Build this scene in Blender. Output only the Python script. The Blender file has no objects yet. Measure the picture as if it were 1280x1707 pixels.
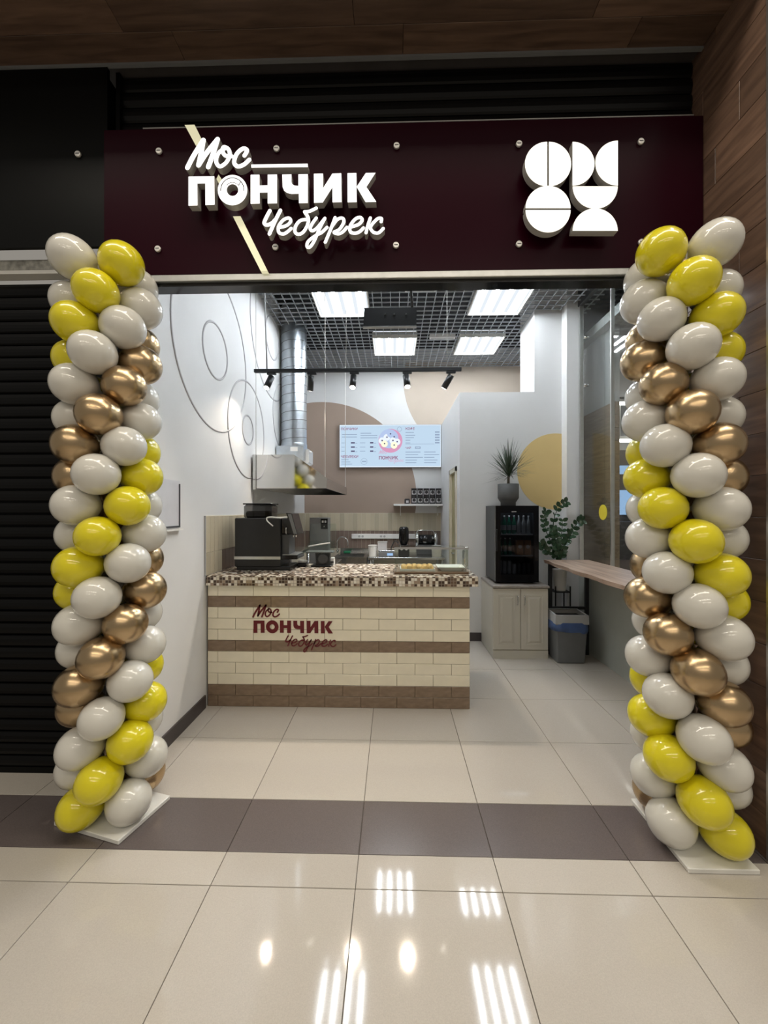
import bpy, math, random
from mathutils import Vector, Matrix
random.seed(7)
S = bpy.context.scene
COL = S.collection
PI = math.pi

# ------------------------------------------------------------------ camera
CAM_H, F_PX, YAW, HORIZ = 1.55, 650.0, math.atan(16/650.0), 851.0
cam_d = bpy.data.cameras.new('camera'); cam = bpy.data.objects.new('camera', cam_d); COL.objects.link(cam)
cam.location = (0, 0, CAM_H); cam.rotation_euler = (PI/2, 0, YAW)
cam_d.sensor_fit = 'HORIZONTAL'; cam_d.sensor_width = 36.0; cam_d.lens = 36.0*F_PX/1280
cam_d.shift_y = (HORIZ-853.5)/1280; cam_d.clip_start = 0.05
S.camera = cam
# ------------------------------------------------------------------ world and exposure
W = bpy.data.worlds.new('World'); S.world = W; W.use_nodes = True
W.node_tree.nodes['Background'].inputs[0].default_value = (1.0, 0.93, 0.82, 1)
W.node_tree.nodes['Background'].inputs[1].default_value = 0.21
S.view_settings.view_transform = 'Standard'; S.view_settings.look = 'None'
S.view_settings.exposure = 0.35; S.view_settings.gamma = 1.0; S.view_settings.use_curve_mapping = False
S.cycles.use_denoising = True
S.cycles.max_bounces = 8; S.cycles.transparent_max_bounces = 16
S.cycles.sample_clamp_indirect = 6.0
# the mall's ceiling lamps: long thin LED lines in front of the shop, above the frame
def area_lamp(x, y, z, sx, sy, power, color=(1.0, 0.91, 0.77)):
    l = bpy.data.lights.new('mall_or_added_lamp', 'AREA'); l.shape = 'RECTANGLE'; l.size = sx; l.size_y = sy
    l.energy = power; l.color = color
    o = bpy.data.objects.new('mall_or_added_lamp', l); COL.objects.link(o); o.location = (x, y, z); return o
area_lamp(0.0, 0.80, 5.3, 7.0, 0.34, 84)
area_lamp(-0.45, 1.25, 5.3, 0.28, 0.9, 16)
area_lamp(2.35, 1.25, 5.3, 0.28, 0.9, 16)
area_lamp(0.0, -3.0, 5.3, 7.0, 0.12, 85)
area_lamp(0.0, -6.0, 5.3, 7.0, 0.12, 85)
# added unseen lamps that brighten the corridor beyond the glass side
area_lamp(4.3, 4.2, 3.58, 0.12, 4.0, 40, (1, .97, .92))
area_lamp(5.6, 7.2, 3.58, 0.12, 4.0, 40, (1, .97, .92))

# ------------------------------------------------------------------ picture geometry helpers (pixels of the 1280x1707 frame)
def ray(u, v):
    a, b = (u-640)/F_PX, (HORIZ-v)/F_PX
    return Vector((a*math.cos(YAW)-math.sin(YAW), a*math.sin(YAW)+math.cos(YAW), b))
def atY(u, v, Y): d = ray(u, v); return Vector((0, 0, CAM_H))+d*(Y/d.y)
def atX(u, v, X): d = ray(u, v); return Vector((0, 0, CAM_H))+d*(X/d.x)
def atZ(u, v, Z): d = ray(u, v); return Vector((0, 0, CAM_H))+d*((Z-CAM_H)/d.z)

# ------------------------------------------------------------------ materials
MATS = {}
def mat(name, col, rough=0.5, metal=0.0, spec=0.5, vary=0.0, scale=8.0, bump=0.0, emit=None, estr=0.0, coat=0.0, stretch=(1, 1, 1), sub=0.0):
    m = bpy.data.materials.new(name); m.use_nodes = True; nt = m.node_tree; N = nt.nodes; L = nt.links
    p = N['Principled BSDF']
    p.inputs['Base Color'].default_value = (*col, 1); p.inputs['Roughness'].default_value = rough
    p.inputs['Metallic'].default_value = metal; p.inputs['Specular IOR Level'].default_value = spec
    if coat: p.inputs['Coat Weight'].default_value = coat; p.inputs['Coat Roughness'].default_value = 0.03
    if emit: p.inputs['Emission Color'].default_value = (*emit, 1); p.inputs['Emission Strength'].default_value = estr
    if sub:
        p.inputs['Subsurface Weight'].default_value = sub; p.inputs['Subsurface Radius'].default_value = (0.05, 0.05, 0.05)
    if vary or bump:
        tc = N.new('ShaderNodeTexCoord'); mp = N.new('ShaderNodeMapping'); no = N.new('ShaderNodeTexNoise')
        mp.inputs['Scale'].default_value = stretch
        no.inputs['Scale'].default_value = scale; no.inputs['Detail'].default_value = 5
        L.new(tc.outputs['Object'], mp.inputs['Vector']); L.new(mp.outputs[0], no.inputs['Vector'])
        if vary:
            rp = N.new('ShaderNodeValToRGB')
            rp.color_ramp.elements[0].position = 0.3; rp.color_ramp.elements[1].position = 0.7
            rp.color_ramp.elements[0].color = (*[c*(1-vary) for c in col], 1)
            rp.color_ramp.elements[1].color = (*[min(1, c*(1+vary)) for c in col], 1)
            L.new(no.outputs['Fac'], rp.inputs['Fac']); L.new(rp.outputs['Color'], p.inputs['Base Color'])
        if bump:
            b = N.new('ShaderNodeBump'); b.inputs['Strength'].default_value = bump; b.inputs['Distance'].default_value = 0.01
            L.new(no.outputs['Fac'], b.inputs['Height']); L.new(b.outputs[0], p.inputs['Normal'])
    MATS[name] = m; return m
def emis(name, col, st):
    m = bpy.data.materials.new(name); m.use_nodes = True; nt = m.node_tree; nt.nodes.clear()
    e = nt.nodes.new('ShaderNodeEmission'); o = nt.nodes.new('ShaderNodeOutputMaterial')
    e.inputs[0].default_value = (*col, 1); e.inputs[1].default_value = st
    nt.links.new(e.outputs[0], o.inputs[0]); MATS[name] = m; return m
def glass(name, tint, base=0.04, rough=0.0, ior=1.5):
    m = bpy.data.materials.new(name); m.use_nodes = True; nt = m.node_tree; N = nt.nodes; N.clear(); L = nt.links
    o = N.new('ShaderNodeOutputMaterial'); mx = N.new('ShaderNodeMixShader'); t = N.new('ShaderNodeBsdfTransparent'); g = N.new('ShaderNodeBsdfGlossy')
    lw = N.new('ShaderNodeLayerWeight'); pw = N.new('ShaderNodeMath'); pw.operation = 'POWER'; pw.inputs[1].default_value = 5.0
    f0 = ((ior-1)/(ior+1))**2
    f = N.new('ShaderNodeMath'); f.operation = 'MULTIPLY_ADD'; f.inputs[1].default_value = 1-f0; f.inputs[2].default_value = f0   # Schlick reflectance, both sides of the pane
    L.new(lw.outputs['Facing'], pw.inputs[0]); L.new(pw.outputs[0], f.inputs[0])
    t.inputs[0].default_value = (*tint, 1); g.inputs['Roughness'].default_value = rough
    L.new(f.outputs[0], mx.inputs[0]); L.new(t.outputs[0], mx.inputs[1]); L.new(g.outputs[0], mx.inputs[2]); L.new(mx.outputs[0], o.inputs[0])
    MATS[name] = m; return m

def tile_mat(name, col, rough, vary, rv=0.08):
    """polished stone: speckle + a little tone of its own for every piece"""
    m = mat(name, col, rough, vary=vary, scale=260)
    nt = m.node_tree; N = nt.nodes; L = nt.links; p = N['Principled BSDF']
    oi = N.new('ShaderNodeObjectInfo'); hs = N.new('ShaderNodeHueSaturation'); mr = N.new('ShaderNodeMapRange')
    mr.inputs['To Min'].default_value = 1-rv; mr.inputs['To Max'].default_value = 1+rv
    L.new(oi.outputs['Random'], mr.inputs['Value']); L.new(mr.outputs[0], hs.inputs['Value'])
    src = p.inputs['Base Color'].links[0].from_socket
    L.new(src, hs.inputs['Color']); L.new(hs.outputs[0], p.inputs['Base Color'])
    return m
def wood_mat(name, c1, c2, rough, axis, sc=3.0, rv=0.25):
    m = bpy.data.materials.new(name); m.use_nodes = True; nt = m.node_tree; N = nt.nodes; L = nt.links; p = N['Principled BSDF']
    p.inputs['Roughness'].default_value = rough
    tc = N.new('ShaderNodeTexCoord'); mp = N.new('ShaderNodeMapping'); no = N.new('ShaderNodeTexNoise'); rp = N.new('ShaderNodeValToRGB')
    oi = N.new('ShaderNodeObjectInfo'); hs = N.new('ShaderNodeHueSaturation'); mr = N.new('ShaderNodeMapRange'); add = N.new('ShaderNodeVectorMath')
    s = [sc*5]*3; s[axis] = sc*0.5
    mp.inputs['Scale'].default_value = s; no.inputs['Scale'].default_value = 2.0; no.inputs['Detail'].default_value = 8; no.inputs['Distortion'].default_value = 0.6
    add.operation = 'ADD'
    L.new(tc.outputs['Object'], add.inputs[0])
    cx = N.new('ShaderNodeCombineXYZ'); mu = N.new('ShaderNodeMath'); mu.operation = 'MULTIPLY'; mu.inputs[1].default_value = 9.0
    L.new(oi.outputs['Random'], mu.inputs[0]); L.new(mu.outputs[0], cx.inputs[0]); L.new(mu.outputs[0], cx.inputs[1]); L.new(cx.outputs[0], add.inputs[1])
    L.new(add.outputs[0], mp.inputs['Vector']); L.new(mp.outputs[0], no.inputs['Vector']); L.new(no.outputs['Fac'], rp.inputs['Fac'])
    rp.color_ramp.elements[0].position = 0.32; rp.color_ramp.elements[1].position = 0.72
    rp.color_ramp.elements[0].color = (*c1, 1); rp.color_ramp.elements[1].color = (*c2, 1)
    mr.inputs['To Min'].default_value = 1-rv; mr.inputs['To Max'].default_value = 1+rv
    L.new(oi.outputs['Random'], mr.inputs['Value']); L.new(mr.outputs[0], hs.inputs['Value']); L.new(rp.outputs[0], hs.inputs['Color']); L.new(hs.outputs[0], p.inputs['Base Color'])
    b = N.new('ShaderNodeBump'); b.inputs['Strength'].default_value = 0.15; b.inputs['Distance'].default_value = 0.004
    L.new(no.outputs['Fac'], b.inputs['Height']); L.new(b.outputs[0], p.inputs['Normal'])
    MATS[name] = m; return m
def mosaic_mat(name, cell):
    m = bpy.data.materials.new(name); m.use_nodes = True; nt = m.node_tree; N = nt.nodes; L = nt.links; p = N['Principled BSDF']
    p.inputs['Roughness'].default_value = 0.22
    tc = N.new('ShaderNodeTexCoord'); sc = N.new('ShaderNodeVectorMath'); sc.operation = 'SCALE'; sc.inputs['Scale'].default_value = 1.0/cell
    ad = N.new('ShaderNodeVectorMath'); ad.operation = 'ADD'; ad.inputs[1].default_value = (0.5, 0.37, 0.31)
    fl = N.new('ShaderNodeVectorMath'); fl.operation = 'FLOOR'; fr = N.new('ShaderNodeVectorMath'); fr.operation = 'FRACTION'
    L.new(tc.outputs['Object'], sc.inputs[0]); L.new(sc.outputs[0], ad.inputs[0]); L.new(ad.outputs[0], fl.inputs[0]); L.new(ad.outputs[0], fr.inputs[0])
    wn = N.new('ShaderNodeTexWhiteNoise'); L.new(fl.outputs[0], wn.inputs['Vector'])
    rp = N.new('ShaderNodeValToRGB'); rp.color_ramp.interpolation = 'CONSTANT'
    e = rp.color_ramp.elements; e[0].position = 0; e[0].color = (0.055, 0.030, 0.018, 1); e[1].position = 0.30; e[1].color = (0.13, 0.078, 0.048, 1)
    for pos, c in ((0.50, (0.68, 0.61, 0.51)), (0.72, (0.82, 0.77, 0.69)), (0.90, (0.34, 0.25, 0.18))):
        n = e.new(pos); n.color = (*c, 1)
    L.new(wn.outputs['Value'], rp.inputs['Fac'])
    sx = N.new('ShaderNodeSeparateXYZ'); L.new(fr.outputs[0], sx.inputs[0])
    # grout: the two in-plane coordinates close to a cell border (the coordinate along the face normal is ignored)
    geo = N.new('ShaderNodeNewGeometry'); ns = N.new('ShaderNodeSeparateXYZ'); L.new(geo.outputs['Normal'], ns.inputs[0])
    prev = None
    for i in range(3):
        a = N.new('ShaderNodeMath'); a.operation = 'SUBTRACT'; a.inputs[1].default_value = 0.5; L.new(sx.outputs[i], a.inputs[0])
        b = N.new('ShaderNodeMath'); b.operation = 'ABSOLUTE'; L.new(a.outputs[0], b.inputs[0])
        c = N.new('ShaderNodeMath'); c.operation = 'GREATER_THAN'; c.inputs[1].default_value = 0.44; L.new(b.outputs[0], c.inputs[0])
        na = N.new('ShaderNodeMath'); na.operation = 'ABSOLUTE'; L.new(ns.outputs[i], na.inputs[0])
        nl = N.new('ShaderNodeMath'); nl.operation = 'LESS_THAN'; nl.inputs[1].default_value = 0.5; L.new(na.outputs[0], nl.inputs[0])
        mu = N.new('ShaderNodeMath'); mu.operation = 'MULTIPLY'; L.new(c.outputs[0], mu.inputs[0]); L.new(nl.outputs[0], mu.inputs[1])
        if prev is None: prev = mu
        else:
            mxn = N.new('ShaderNodeMath'); mxn.operation = 'MAXIMUM'; L.new(prev.outputs[0], mxn.inputs[0]); L.new(mu.outputs[0], mxn.inputs[1]); prev = mxn
    mx = N.new('ShaderNodeMixRGB'); L.new(prev.outputs[0], mx.inputs[0]); L.new(rp.outputs[0], mx.inputs[1]); mx.inputs[2].default_value = (0.36, 0.31, 0.25, 1)
    L.new(mx.outputs[0], p.inputs['Base Color'])
    bp = N.new('ShaderNodeBump'); bp.invert = True; bp.inputs['Strength'].default_value = 0.6; bp.inputs['Distance'].default_value = 0.002
    L.new(prev.outputs[0], bp.inputs['Height']); L.new(bp.outputs[0], p.inputs['Normal'])
    MATS[name] = m; return m

tile_mat('floor_tile', (0.465, 0.428, 0.380), 0.06, 0.06, 0.03)
tile_mat('dark_tile', (0.115, 0.095, 0.092), 0.22, 0.12, 0.05)
mat('grout', (0.10, 0.085, 0.07), 0.9)
mat('white_wall', (0.70, 0.695, 0.69), 0.6, vary=0.02, scale=3, bump=0.02)
mat('ring_paint', (0.46, 0.45, 0.46), 0.5)
mat('taupe', (0.33, 0.245, 0.195), 0.65, vary=0.02, scale=4)
mat('beige', (0.52, 0.44, 0.36), 0.65, vary=0.02, scale=4)
mat('yellow_paint', (0.72, 0.53, 0.23), 0.65, vary=0.02, scale=4)
mat('baseboard', (0.055, 0.045, 0.045), 0.4, vary=0.1)
mat('black_panel', (0.0018, 0.002, 0.002), 0.4, spec=0.12)
mat('shutter', (0.0024, 0.0024, 0.0027), 0.36, spec=0.16, vary=0.2, scale=3, stretch=(1, 20, 20))
mat('burgundy', (0.016, 0.0008, 0.0045), 0.24, spec=0.10, vary=0.05, scale=2)
mat('galv', (0.56, 0.60, 0.64), 0.3, metal=1.0, vary=0.08, scale=14)
mat('rail_metal', (0.42, 0.41, 0.37), 0.5, metal=0.6, vary=0.35, scale=30)
mat('white_metal', (0.75, 0.74, 0.70), 0.45, vary=0.04)
mat('alu', (0.62, 0.62, 0.60), 0.32, metal=0.9, vary=0.06, scale=20)
mat('steel', (0.62, 0.62, 0.61), 0.22, metal=1.0, vary=0.08, scale=4, stretch=(1, 1, 30))
mat('mirror_steel', (0.72, 0.71, 0.69), 0.06, metal=1.0, vary=0.05, scale=3, bump=0.03)
mat('chrome', (0.75, 0.75, 0.74), 0.12, metal=1.0, vary=0.02)
mat('bolt_metal', (0.78, 0.76, 0.73), 0.38, metal=0.7, vary=0.05)
mat('black_plastic', (0.010, 0.010, 0.011), 0.35, vary=0.15, scale=15)
mat('black_matte', (0.010, 0.0105, 0.012), 0.5, vary=0.15, scale=15)
mat('black_gloss', (0.006, 0.006, 0.007), 0.12, vary=0.1)
mat('dark_grey', (0.055, 0.058, 0.062), 0.45, vary=0.08)
mat('grey_plastic', (0.16, 0.165, 0.17), 0.5, vary=0.06)
mat('light_grey', (0.42, 0.42, 0.42), 0.5, vary=0.04)
mat('white_plastic', (0.80, 0.79, 0.77), 0.35, vary=0.02)
mat('grid_metal', (0.46, 0.49, 0.53), 0.45, metal=0.0, vary=0.05)
mat('plenum', (0.004, 0.0045, 0.006), 0.9)
mat('cream_tile', (0.77, 0.715, 0.575), 0.16, vary=0.05, scale=10, bump=0.08)
mat('brown_tile', (0.215, 0.152, 0.105), 0.22, vary=0.16, scale=14, bump=0.08, stretch=(1, 1, 3))
mat('tile_grout', (0.24, 0.19, 0.13), 0.85)
tile_mat('splash_light', (0.50, 0.44, 0.33), 0.2, 0.10, 0.12)
tile_mat('splash_dark', (0.185, 0.138, 0.115), 0.25, 0.12, 0.12)
mat('splash_grout', (0.60, 0.55, 0.45), 0.85)
mosaic_mat('mosaic', 0.0235)
mat('sticker', (0.115, 0.004, 0.009), 0.4, vary=0.03)
wood_mat('plank_x', (0.070, 0.041, 0.028), (0.145, 0.088, 0.060), 0.45, 0)
wood_mat('plank_y', (0.095, 0.055, 0.038), (0.20, 0.12, 0.082), 0.45, 1)
wood_mat('bar_wood', (0.30, 0.20, 0.145), (0.56, 0.42, 0.335), 0.35, 1, 2.0, 0.0)
wood_mat('case_wood', (0.16, 0.095, 0.055), (0.25, 0.16, 0.10), 0.45, 0, 4.0, 0.0)
wood_mat('column_wood', (0.20, 0.14, 0.095), (0.32, 0.24, 0.16), 0.5, 1, 3.0, 0.1)
mat('b_white', (0.63, 0.612, 0.56), 0.32, spec=0.2, vary=0.01, scale=3, coat=1.0)
mat('b_yellow', (0.70, 0.605, 0.010), 0.32, spec=0.2, vary=0.02, scale=3, coat=1.0)
mat('b_gold', (0.50, 0.365, 0.215), 0.27, metal=1.0, vary=0.06, scale=4)
mat('board_white', (0.75, 0.74, 0.70), 0.5, vary=0.04, scale=12)
mat('cabinet', (0.60, 0.565, 0.485), 0.4, vary=0.02, scale=5)
mat('cab_top', (0.30, 0.265, 0.235), 0.4, vary=0.15, scale=40)
mat('pot_grey', (0.085, 0.085, 0.085), 0.7, vary=0.1, bump=0.1)
mat('soil', (0.03, 0.022, 0.015), 0.95, vary=0.3, scale=60, bump=0.5)
mat('leaf_dark', (0.035, 0.060, 0.035), 0.4, vary=0.3, scale=6)
mat('leaf_zz', (0.022, 0.060, 0.026), 0.25, vary=0.3, scale=6)
mat('bark', (0.12, 0.10, 0.075), 0.8, vary=0.3, scale=30)
mat('bag_blue', (0.065, 0.115, 0.27), 0.35, vary=0.2, scale=10, bump=0.3)
mat('pastry', (0.72, 0.46, 0.17), 0.6, vary=0.25, scale=25, bump=0.3)
mat('olive', (0.34, 0.31, 0.16), 0.5, vary=0.05)
mat('frost', (0.42, 0.44, 0.40), 0.28, vary=0.03)
mat('green_glass', (0.02, 0.20, 0.12), 0.1, vary=0.1)
mat('clear_bottle', (0.45, 0.47, 0.47), 0.15, vary=0.1)
mat('orange_box', (0.45, 0.20, 0.07), 0.5, vary=0.1)
mat('can_dark', (0.030, 0.026, 0.028), 0.4, vary=0.2)
mat('can_label', (0.55, 0.53, 0.53), 0.5, vary=0.1)
mat('sponge', (0.01, 0.16, 0.07), 0.8, vary=0.1)
mat('paper_grey', (0.62, 0.62, 0.65), 0.3, vary=0.05)
mat('hall_wall', (0.45, 0.45, 0.45), 0.6, vary=0.02)
mat('hall_dark', (0.05, 0.045, 0.045), 0.5, vary=0.1)
mat('letter_side', (0.36, 0.345, 0.33), 0.5, vary=0.03)
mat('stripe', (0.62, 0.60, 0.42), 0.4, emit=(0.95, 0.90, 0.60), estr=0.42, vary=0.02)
mat('sticker_yellow', (0.80, 0.66, 0.05), 0.4, vary=0.02)
mat('ink_line', (0.03, 0.025, 0.025), 0.7, spec=0.1)
emis('letter_face', (1.0, 0.955, 0.91), 1.5)
emis('logo_face', (1.0, 0.935, 0.79), 1.25)
emis('tube', (0.87, 0.94, 1.0), 45.0)
emis('lamp_band', (0.92, 0.97, 1.0), 1.3)
emis('lamp_back', (0.86, 0.93, 1.0), 0.75)
emis('spot_lens', (1.0, 0.93, 0.82), 14.0)
emis('hall_lamp', (1.0, 0.97, 0.92), 4.0)
emis('screen_bg', (0.62, 0.80, 0.98), 0.70)
emis('screen_white', (0.86, 0.93, 1.0), 0.8)
emis('ink_dark', (0.13, 0.12, 0.22), 0.7)
emis('ink_mid', (0.30, 0.38, 0.52), 0.8)
emis('ink_wine', (0.32, 0.12, 0.22), 0.8)
emis('ink_pink', (0.62, 0.30, 0.46), 0.9)
emis('ink_blue', (0.42, 0.52, 0.75), 0.9)
emis('ink_cream', (0.85, 0.88, 0.62), 0.95)
emis('hall_screen', (0.35, 0.55, 0.85), 0.75)
emis('fridge_led', (0.85, 0.95, 1.0), 7.0)
glass('glass_clear', (0.93, 0.96, 0.94))
glass('glass_wall', (0.94, 0.96, 0.95), ior=1.5)
glass('glass_dark', (0.50, 0.51, 0.54), ior=1.5)
glass('hopper', (0.42, 0.42, 0.42), ior=1.4)

# ------------------------------------------------------------------ mesh builder
class MB:
    def __init__(s): s.v = []; s.f = []; s.m = []; s.sm = []
    def add(s, vs, fs, mi=0, smooth=False):
        b = len(s.v); s.v += [tuple(x) for x in vs]
        for f in fs: s.f.append(tuple(i+b for i in f)); s.m.append(mi); s.sm.append(smooth)
        return s
    def box(s, x0, x1, y0, y1, z0, z1, mi=0):
        return s.add([(x0, y0, z0), (x1, y0, z0), (x1, y1, z0), (x0, y1, z0), (x0, y0, z1), (x1, y0, z1), (x1, y1, z1), (x0, y1, z1)],
              [(0, 3, 2, 1), (4, 5, 6, 7), (0, 1, 5, 4), (1, 2, 6, 5), (2, 3, 7, 6), (3, 0, 4, 7)], mi)
    def cbox(s, x0, x1, y0, y1, z0, z1, c=0.004, mi=0):
        """box with chamfered edges"""
        vs = []; 
        for (zz, k) in ((z0, c), (z0+c, 0), (z1-c, 0), (z1, c)):
            a0, a1, b0, b1 = x0+k, x1-k, y0+k, y1-k; q = c if k == 0 else 0
            if q: vs += [(x0+q, y0, zz), (x1-q, y0, zz), (x1, y0+q, zz), (x1, y1-q, zz), (x1-q, y1, zz), (x0+q, y1, zz), (x0, y1-q, zz), (x0, y0+q, zz)]
            else: vs += [(a0+c*.5, b0, zz), (a1-c*.5, b0, zz), (a1, b0+c*.5, zz), (a1, b1-c*.5, zz), (a1-c*.5, b1, zz), (a0+c*.5, b1, zz), (a0, b1-c*.5, zz), (a0, b0+c*.5, zz)]
        fs = [tuple(range(7, -1, -1)), tuple(range(24, 32))]
        for r in range(3):
            for i in range(8): j = (i+1) % 8; fs.append((r*8+i, r*8+j, r*8+8+j, r*8+8+i))
        return s.add(vs, fs, mi)
    def tube(s, pts, r, n=8, mi=0, caps=True, smooth=True):
        pts = [Vector(p) for p in pts]; rs = r if isinstance(r, (list, tuple)) else [r]*len(pts)
        vs = []; up = None
        for i, p in enumerate(pts):
            t = (pts[min(i+1, len(pts)-1)]-pts[max(i-1, 0)]).normalized()
            if up is None:
                up = Vector((0, 0, 1)) if abs(t.z) < 0.9 else Vector((1, 0, 0))
            a = t.cross(up).normalized(); b = a.cross(t).normalized(); up = b
            for k in range(n):
                an = 2*PI*k/n; vs.append(p+(a*math.cos(an)+b*math.sin(an))*rs[i])
        fs = []
        for i in range(len(pts)-1):
            for k in range(n): j = (k+1) % n; fs.append((i*n+k, i*n+j, (i+1)*n+j, (i+1)*n+k))
        s.add(vs, fs, mi, smooth)
        if caps:
            b = len(s.v)-len(vs)
            s.f.append(tuple(b+k for k in range(n-1, -1, -1))); s.m.append(mi); s.sm.append(False)
            s.f.append(tuple(b+(len(pts)-1)*n+k for k in range(n))); s.m.append(mi); s.sm.append(False)
        return s
    def lathe(s, prof, c=(0, 0, 0), n=24, mi=0, smooth=True, axis='z', caps=True):
        vs = []; fs = []
        for (r, h) in prof:
            for k in range(n):
                a = 2*PI*k/n; x, y = r*math.cos(a), r*math.sin(a)
                p = (x, y, h) if axis == 'z' else ((h, x, y) if axis == 'x' else (y, h, x))
                vs.append((p[0]+c[0], p[1]+c[1], p[2]+c[2]))
        for i in range(len(prof)-1):
            for k in range(n): j = (k+1) % n; fs.append((i*n+k, i*n+j, (i+1)*n+j, (i+1)*n+k))
        s.add(vs, fs, mi, smooth)
        if caps:
            b = len(s.v)-len(vs)
            s.f.append(tuple(b+k for k in range(n-1, -1, -1))); s.m.append(mi); s.sm.append(False)
            s.f.append(tuple(b+(len(prof)-1)*n+k for k in range(n))); s.m.append(mi); s.sm.append(False)
        return s
    def prism(s, front, back, mi=0, mside=None):
        """front/back: matching loops of 3D points"""
        n = len(front); ms = mi if mside is None else mside; b = len(s.v)
        s.v += [tuple(p) for p in front]+[tuple(p) for p in back]
        s.f.append(tuple(b+i for i in range(n))); s.m.append(mi); s.sm.append(False)
        s.f.append(tuple(b+n+i for i in range(n-1, -1, -1))); s.m.append(ms); s.sm.append(False)
        for i in range(n):
            j = (i+1) % n; s.f.append((b+i, b+n+i, b+n+j, b+j)); s.m.append(ms); s.sm.append(False)
        return s
    def mesh(s, name, mats, org=(0, 0, 0), fix=True):
        me = bpy.data.meshes.new(name); o = Vector(org)
        me.from_pydata([tuple(Vector(v)-o) for v in s.v], [], s.f)
        for m in (mats if isinstance(mats, (list, tuple)) else [mats]): me.materials.append(MATS[m])
        me.polygons.foreach_set('material_index', s.m); me.polygons.foreach_set('use_smooth', s.sm)
        if fix:
            import bmesh
            bm = bmesh.new(); bm.from_mesh(me); bmesh.ops.recalc_face_normals(bm, faces=bm.faces); bm.to_mesh(me); bm.free()
        me.update(); return me
    def build(s, name, mats, parent=None, fix=True, bevel=0):
        org = wloc(parent) if parent is not None else (0, 0, 0)
        me = s.mesh(name, mats, org, fix)
        o = bpy.data.objects.new(name, me); COL.objects.link(o)
        if parent is not None: o.parent = parent
        if bevel:
            b = o.modifiers.new('bevel', 'BEVEL'); b.width = bevel; b.segments = 2; b.limit_method = 'ANGLE'
        return o
def wloc(o):
    p = Vector((0, 0, 0))
    while o is not None: p += o.location; o = o.parent
    return p
def tag(o, label=None, cat=None, group=None, kind=None):
    if label: o['label'] = label
    if cat: o['category'] = cat
    if group: o['group'] = group
    if kind: o['kind'] = kind
    return o
def thing(name, label, cat, loc=(0, 0, 0), group=None):
    o = bpy.data.objects.new(name, None); COL.objects.link(o); o.location = loc; o.empty_display_size = 0.1
    return tag(o, label, cat, group)
def inst(name, me, loc, parent=None, rot=None, scale=None):
    o = bpy.data.objects.new(name, me); COL.objects.link(o)
    if parent is not None: o.parent = parent; o.location = Vector(loc)-wloc(parent)
    else: o.location = loc
    if rot: o.rotation_euler = rot
    if scale: o.scale = scale
    return o
def box_mesh(name, sx, sy, sz, m, c=0.0):
    b = MB()
    if c: b.cbox(-sx/2, sx/2, -sy/2, sy/2, -sz/2, sz/2, c)
    else: b.box(-sx/2, sx/2, -sy/2, sy/2, -sz/2, sz/2)
    return b.mesh(name, m)
def struct(o, label=None, cat=None): o['kind'] = 'structure'; tag(o, label, cat); return o

# ------------------------------------------------------------------ dimensions of the place
XL, XG = -1.485, 2.13            # left wall, glass side
YB = 6.47                        # back wall
ZC = 3.92                        # grid ceiling
Y0, YD0, YD1 = 1.594, 1.755, 2.077     # floor joints: plain, dark band start, dark band end
YI = 2.63
YF = 2.30                        # inner face of the shopfront
XR = 1.655                       # wood reveal
YP = 4.66                        # front of the white partition
XP = 0.785                       # left side of the partition

# ================================================================== FLOOR
fl = MB().box(-6, 7, -7, 10, -0.12, -0.006).build('floor', 'grout')
struct(fl, 'polished beige tiled floor with a dark band along the threshold', 'floor')
GX = -0.157
tcache = {}
def floor_tile(x0, x1, y0, y1, m):
    k = (round(x1-x0, 3), round(y1-y0, 3), m)
    if k not in tcache: tcache[k] = box_mesh('tile', x1-x0-0.003, y1-y0-0.003, 0.01, m, 0.0012)
    inst('tile', tcache[k], ((x0+x1)/2, (y0+y1)/2, -0.005), fl)
xs = [GX+0.6*k for k in range(-6, 8)]
rows_out = [(Y0-1.8, Y0-1.2), (Y0-1.2, Y0-0.6), (Y0-0.6, Y0), (Y0, YD0)]
for (a, b) in rows_out:
    for i in range(len(xs)-1): floor_tile(xs[i], xs[i+1], a, b, 'floor_tile')
for i in range(len(xs)-1): floor_tile(xs[i], xs[i+1], YD0, YD1, 'dark_tile')
for (a, b) in [(YD1, YI)]+[(YI+0.6*k, YI+0.6*(k+1)) for k in range(7)]:
    for i in range(len(xs)-1): floor_tile(xs[i], xs[i+1], a, b, 'floor_tile')
# plain far part of the mall floor (joints too far / out of the picture)
MB().box(-6, 7, -7, Y0-1.8, -0.006, 0.0).build('floor_field', 'floor_tile', fl)

# ================================================================== SHOP SHELL
wl = MB().box(XL-0.1, XL, YF-0.05, YB+0.1, 0, 4.3).build('wall_left', 'white_wall')
struct(wl, 'white side wall with grey ring mouldings', 'wall')
wb = MB().box(XL-0.1, 3.2, YB, YB+0.1, 0, 4.3).build('wall_back', 'white_wall')
struct(wb, 'white back wall with painted taupe and beige circles', 'wall')
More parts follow.
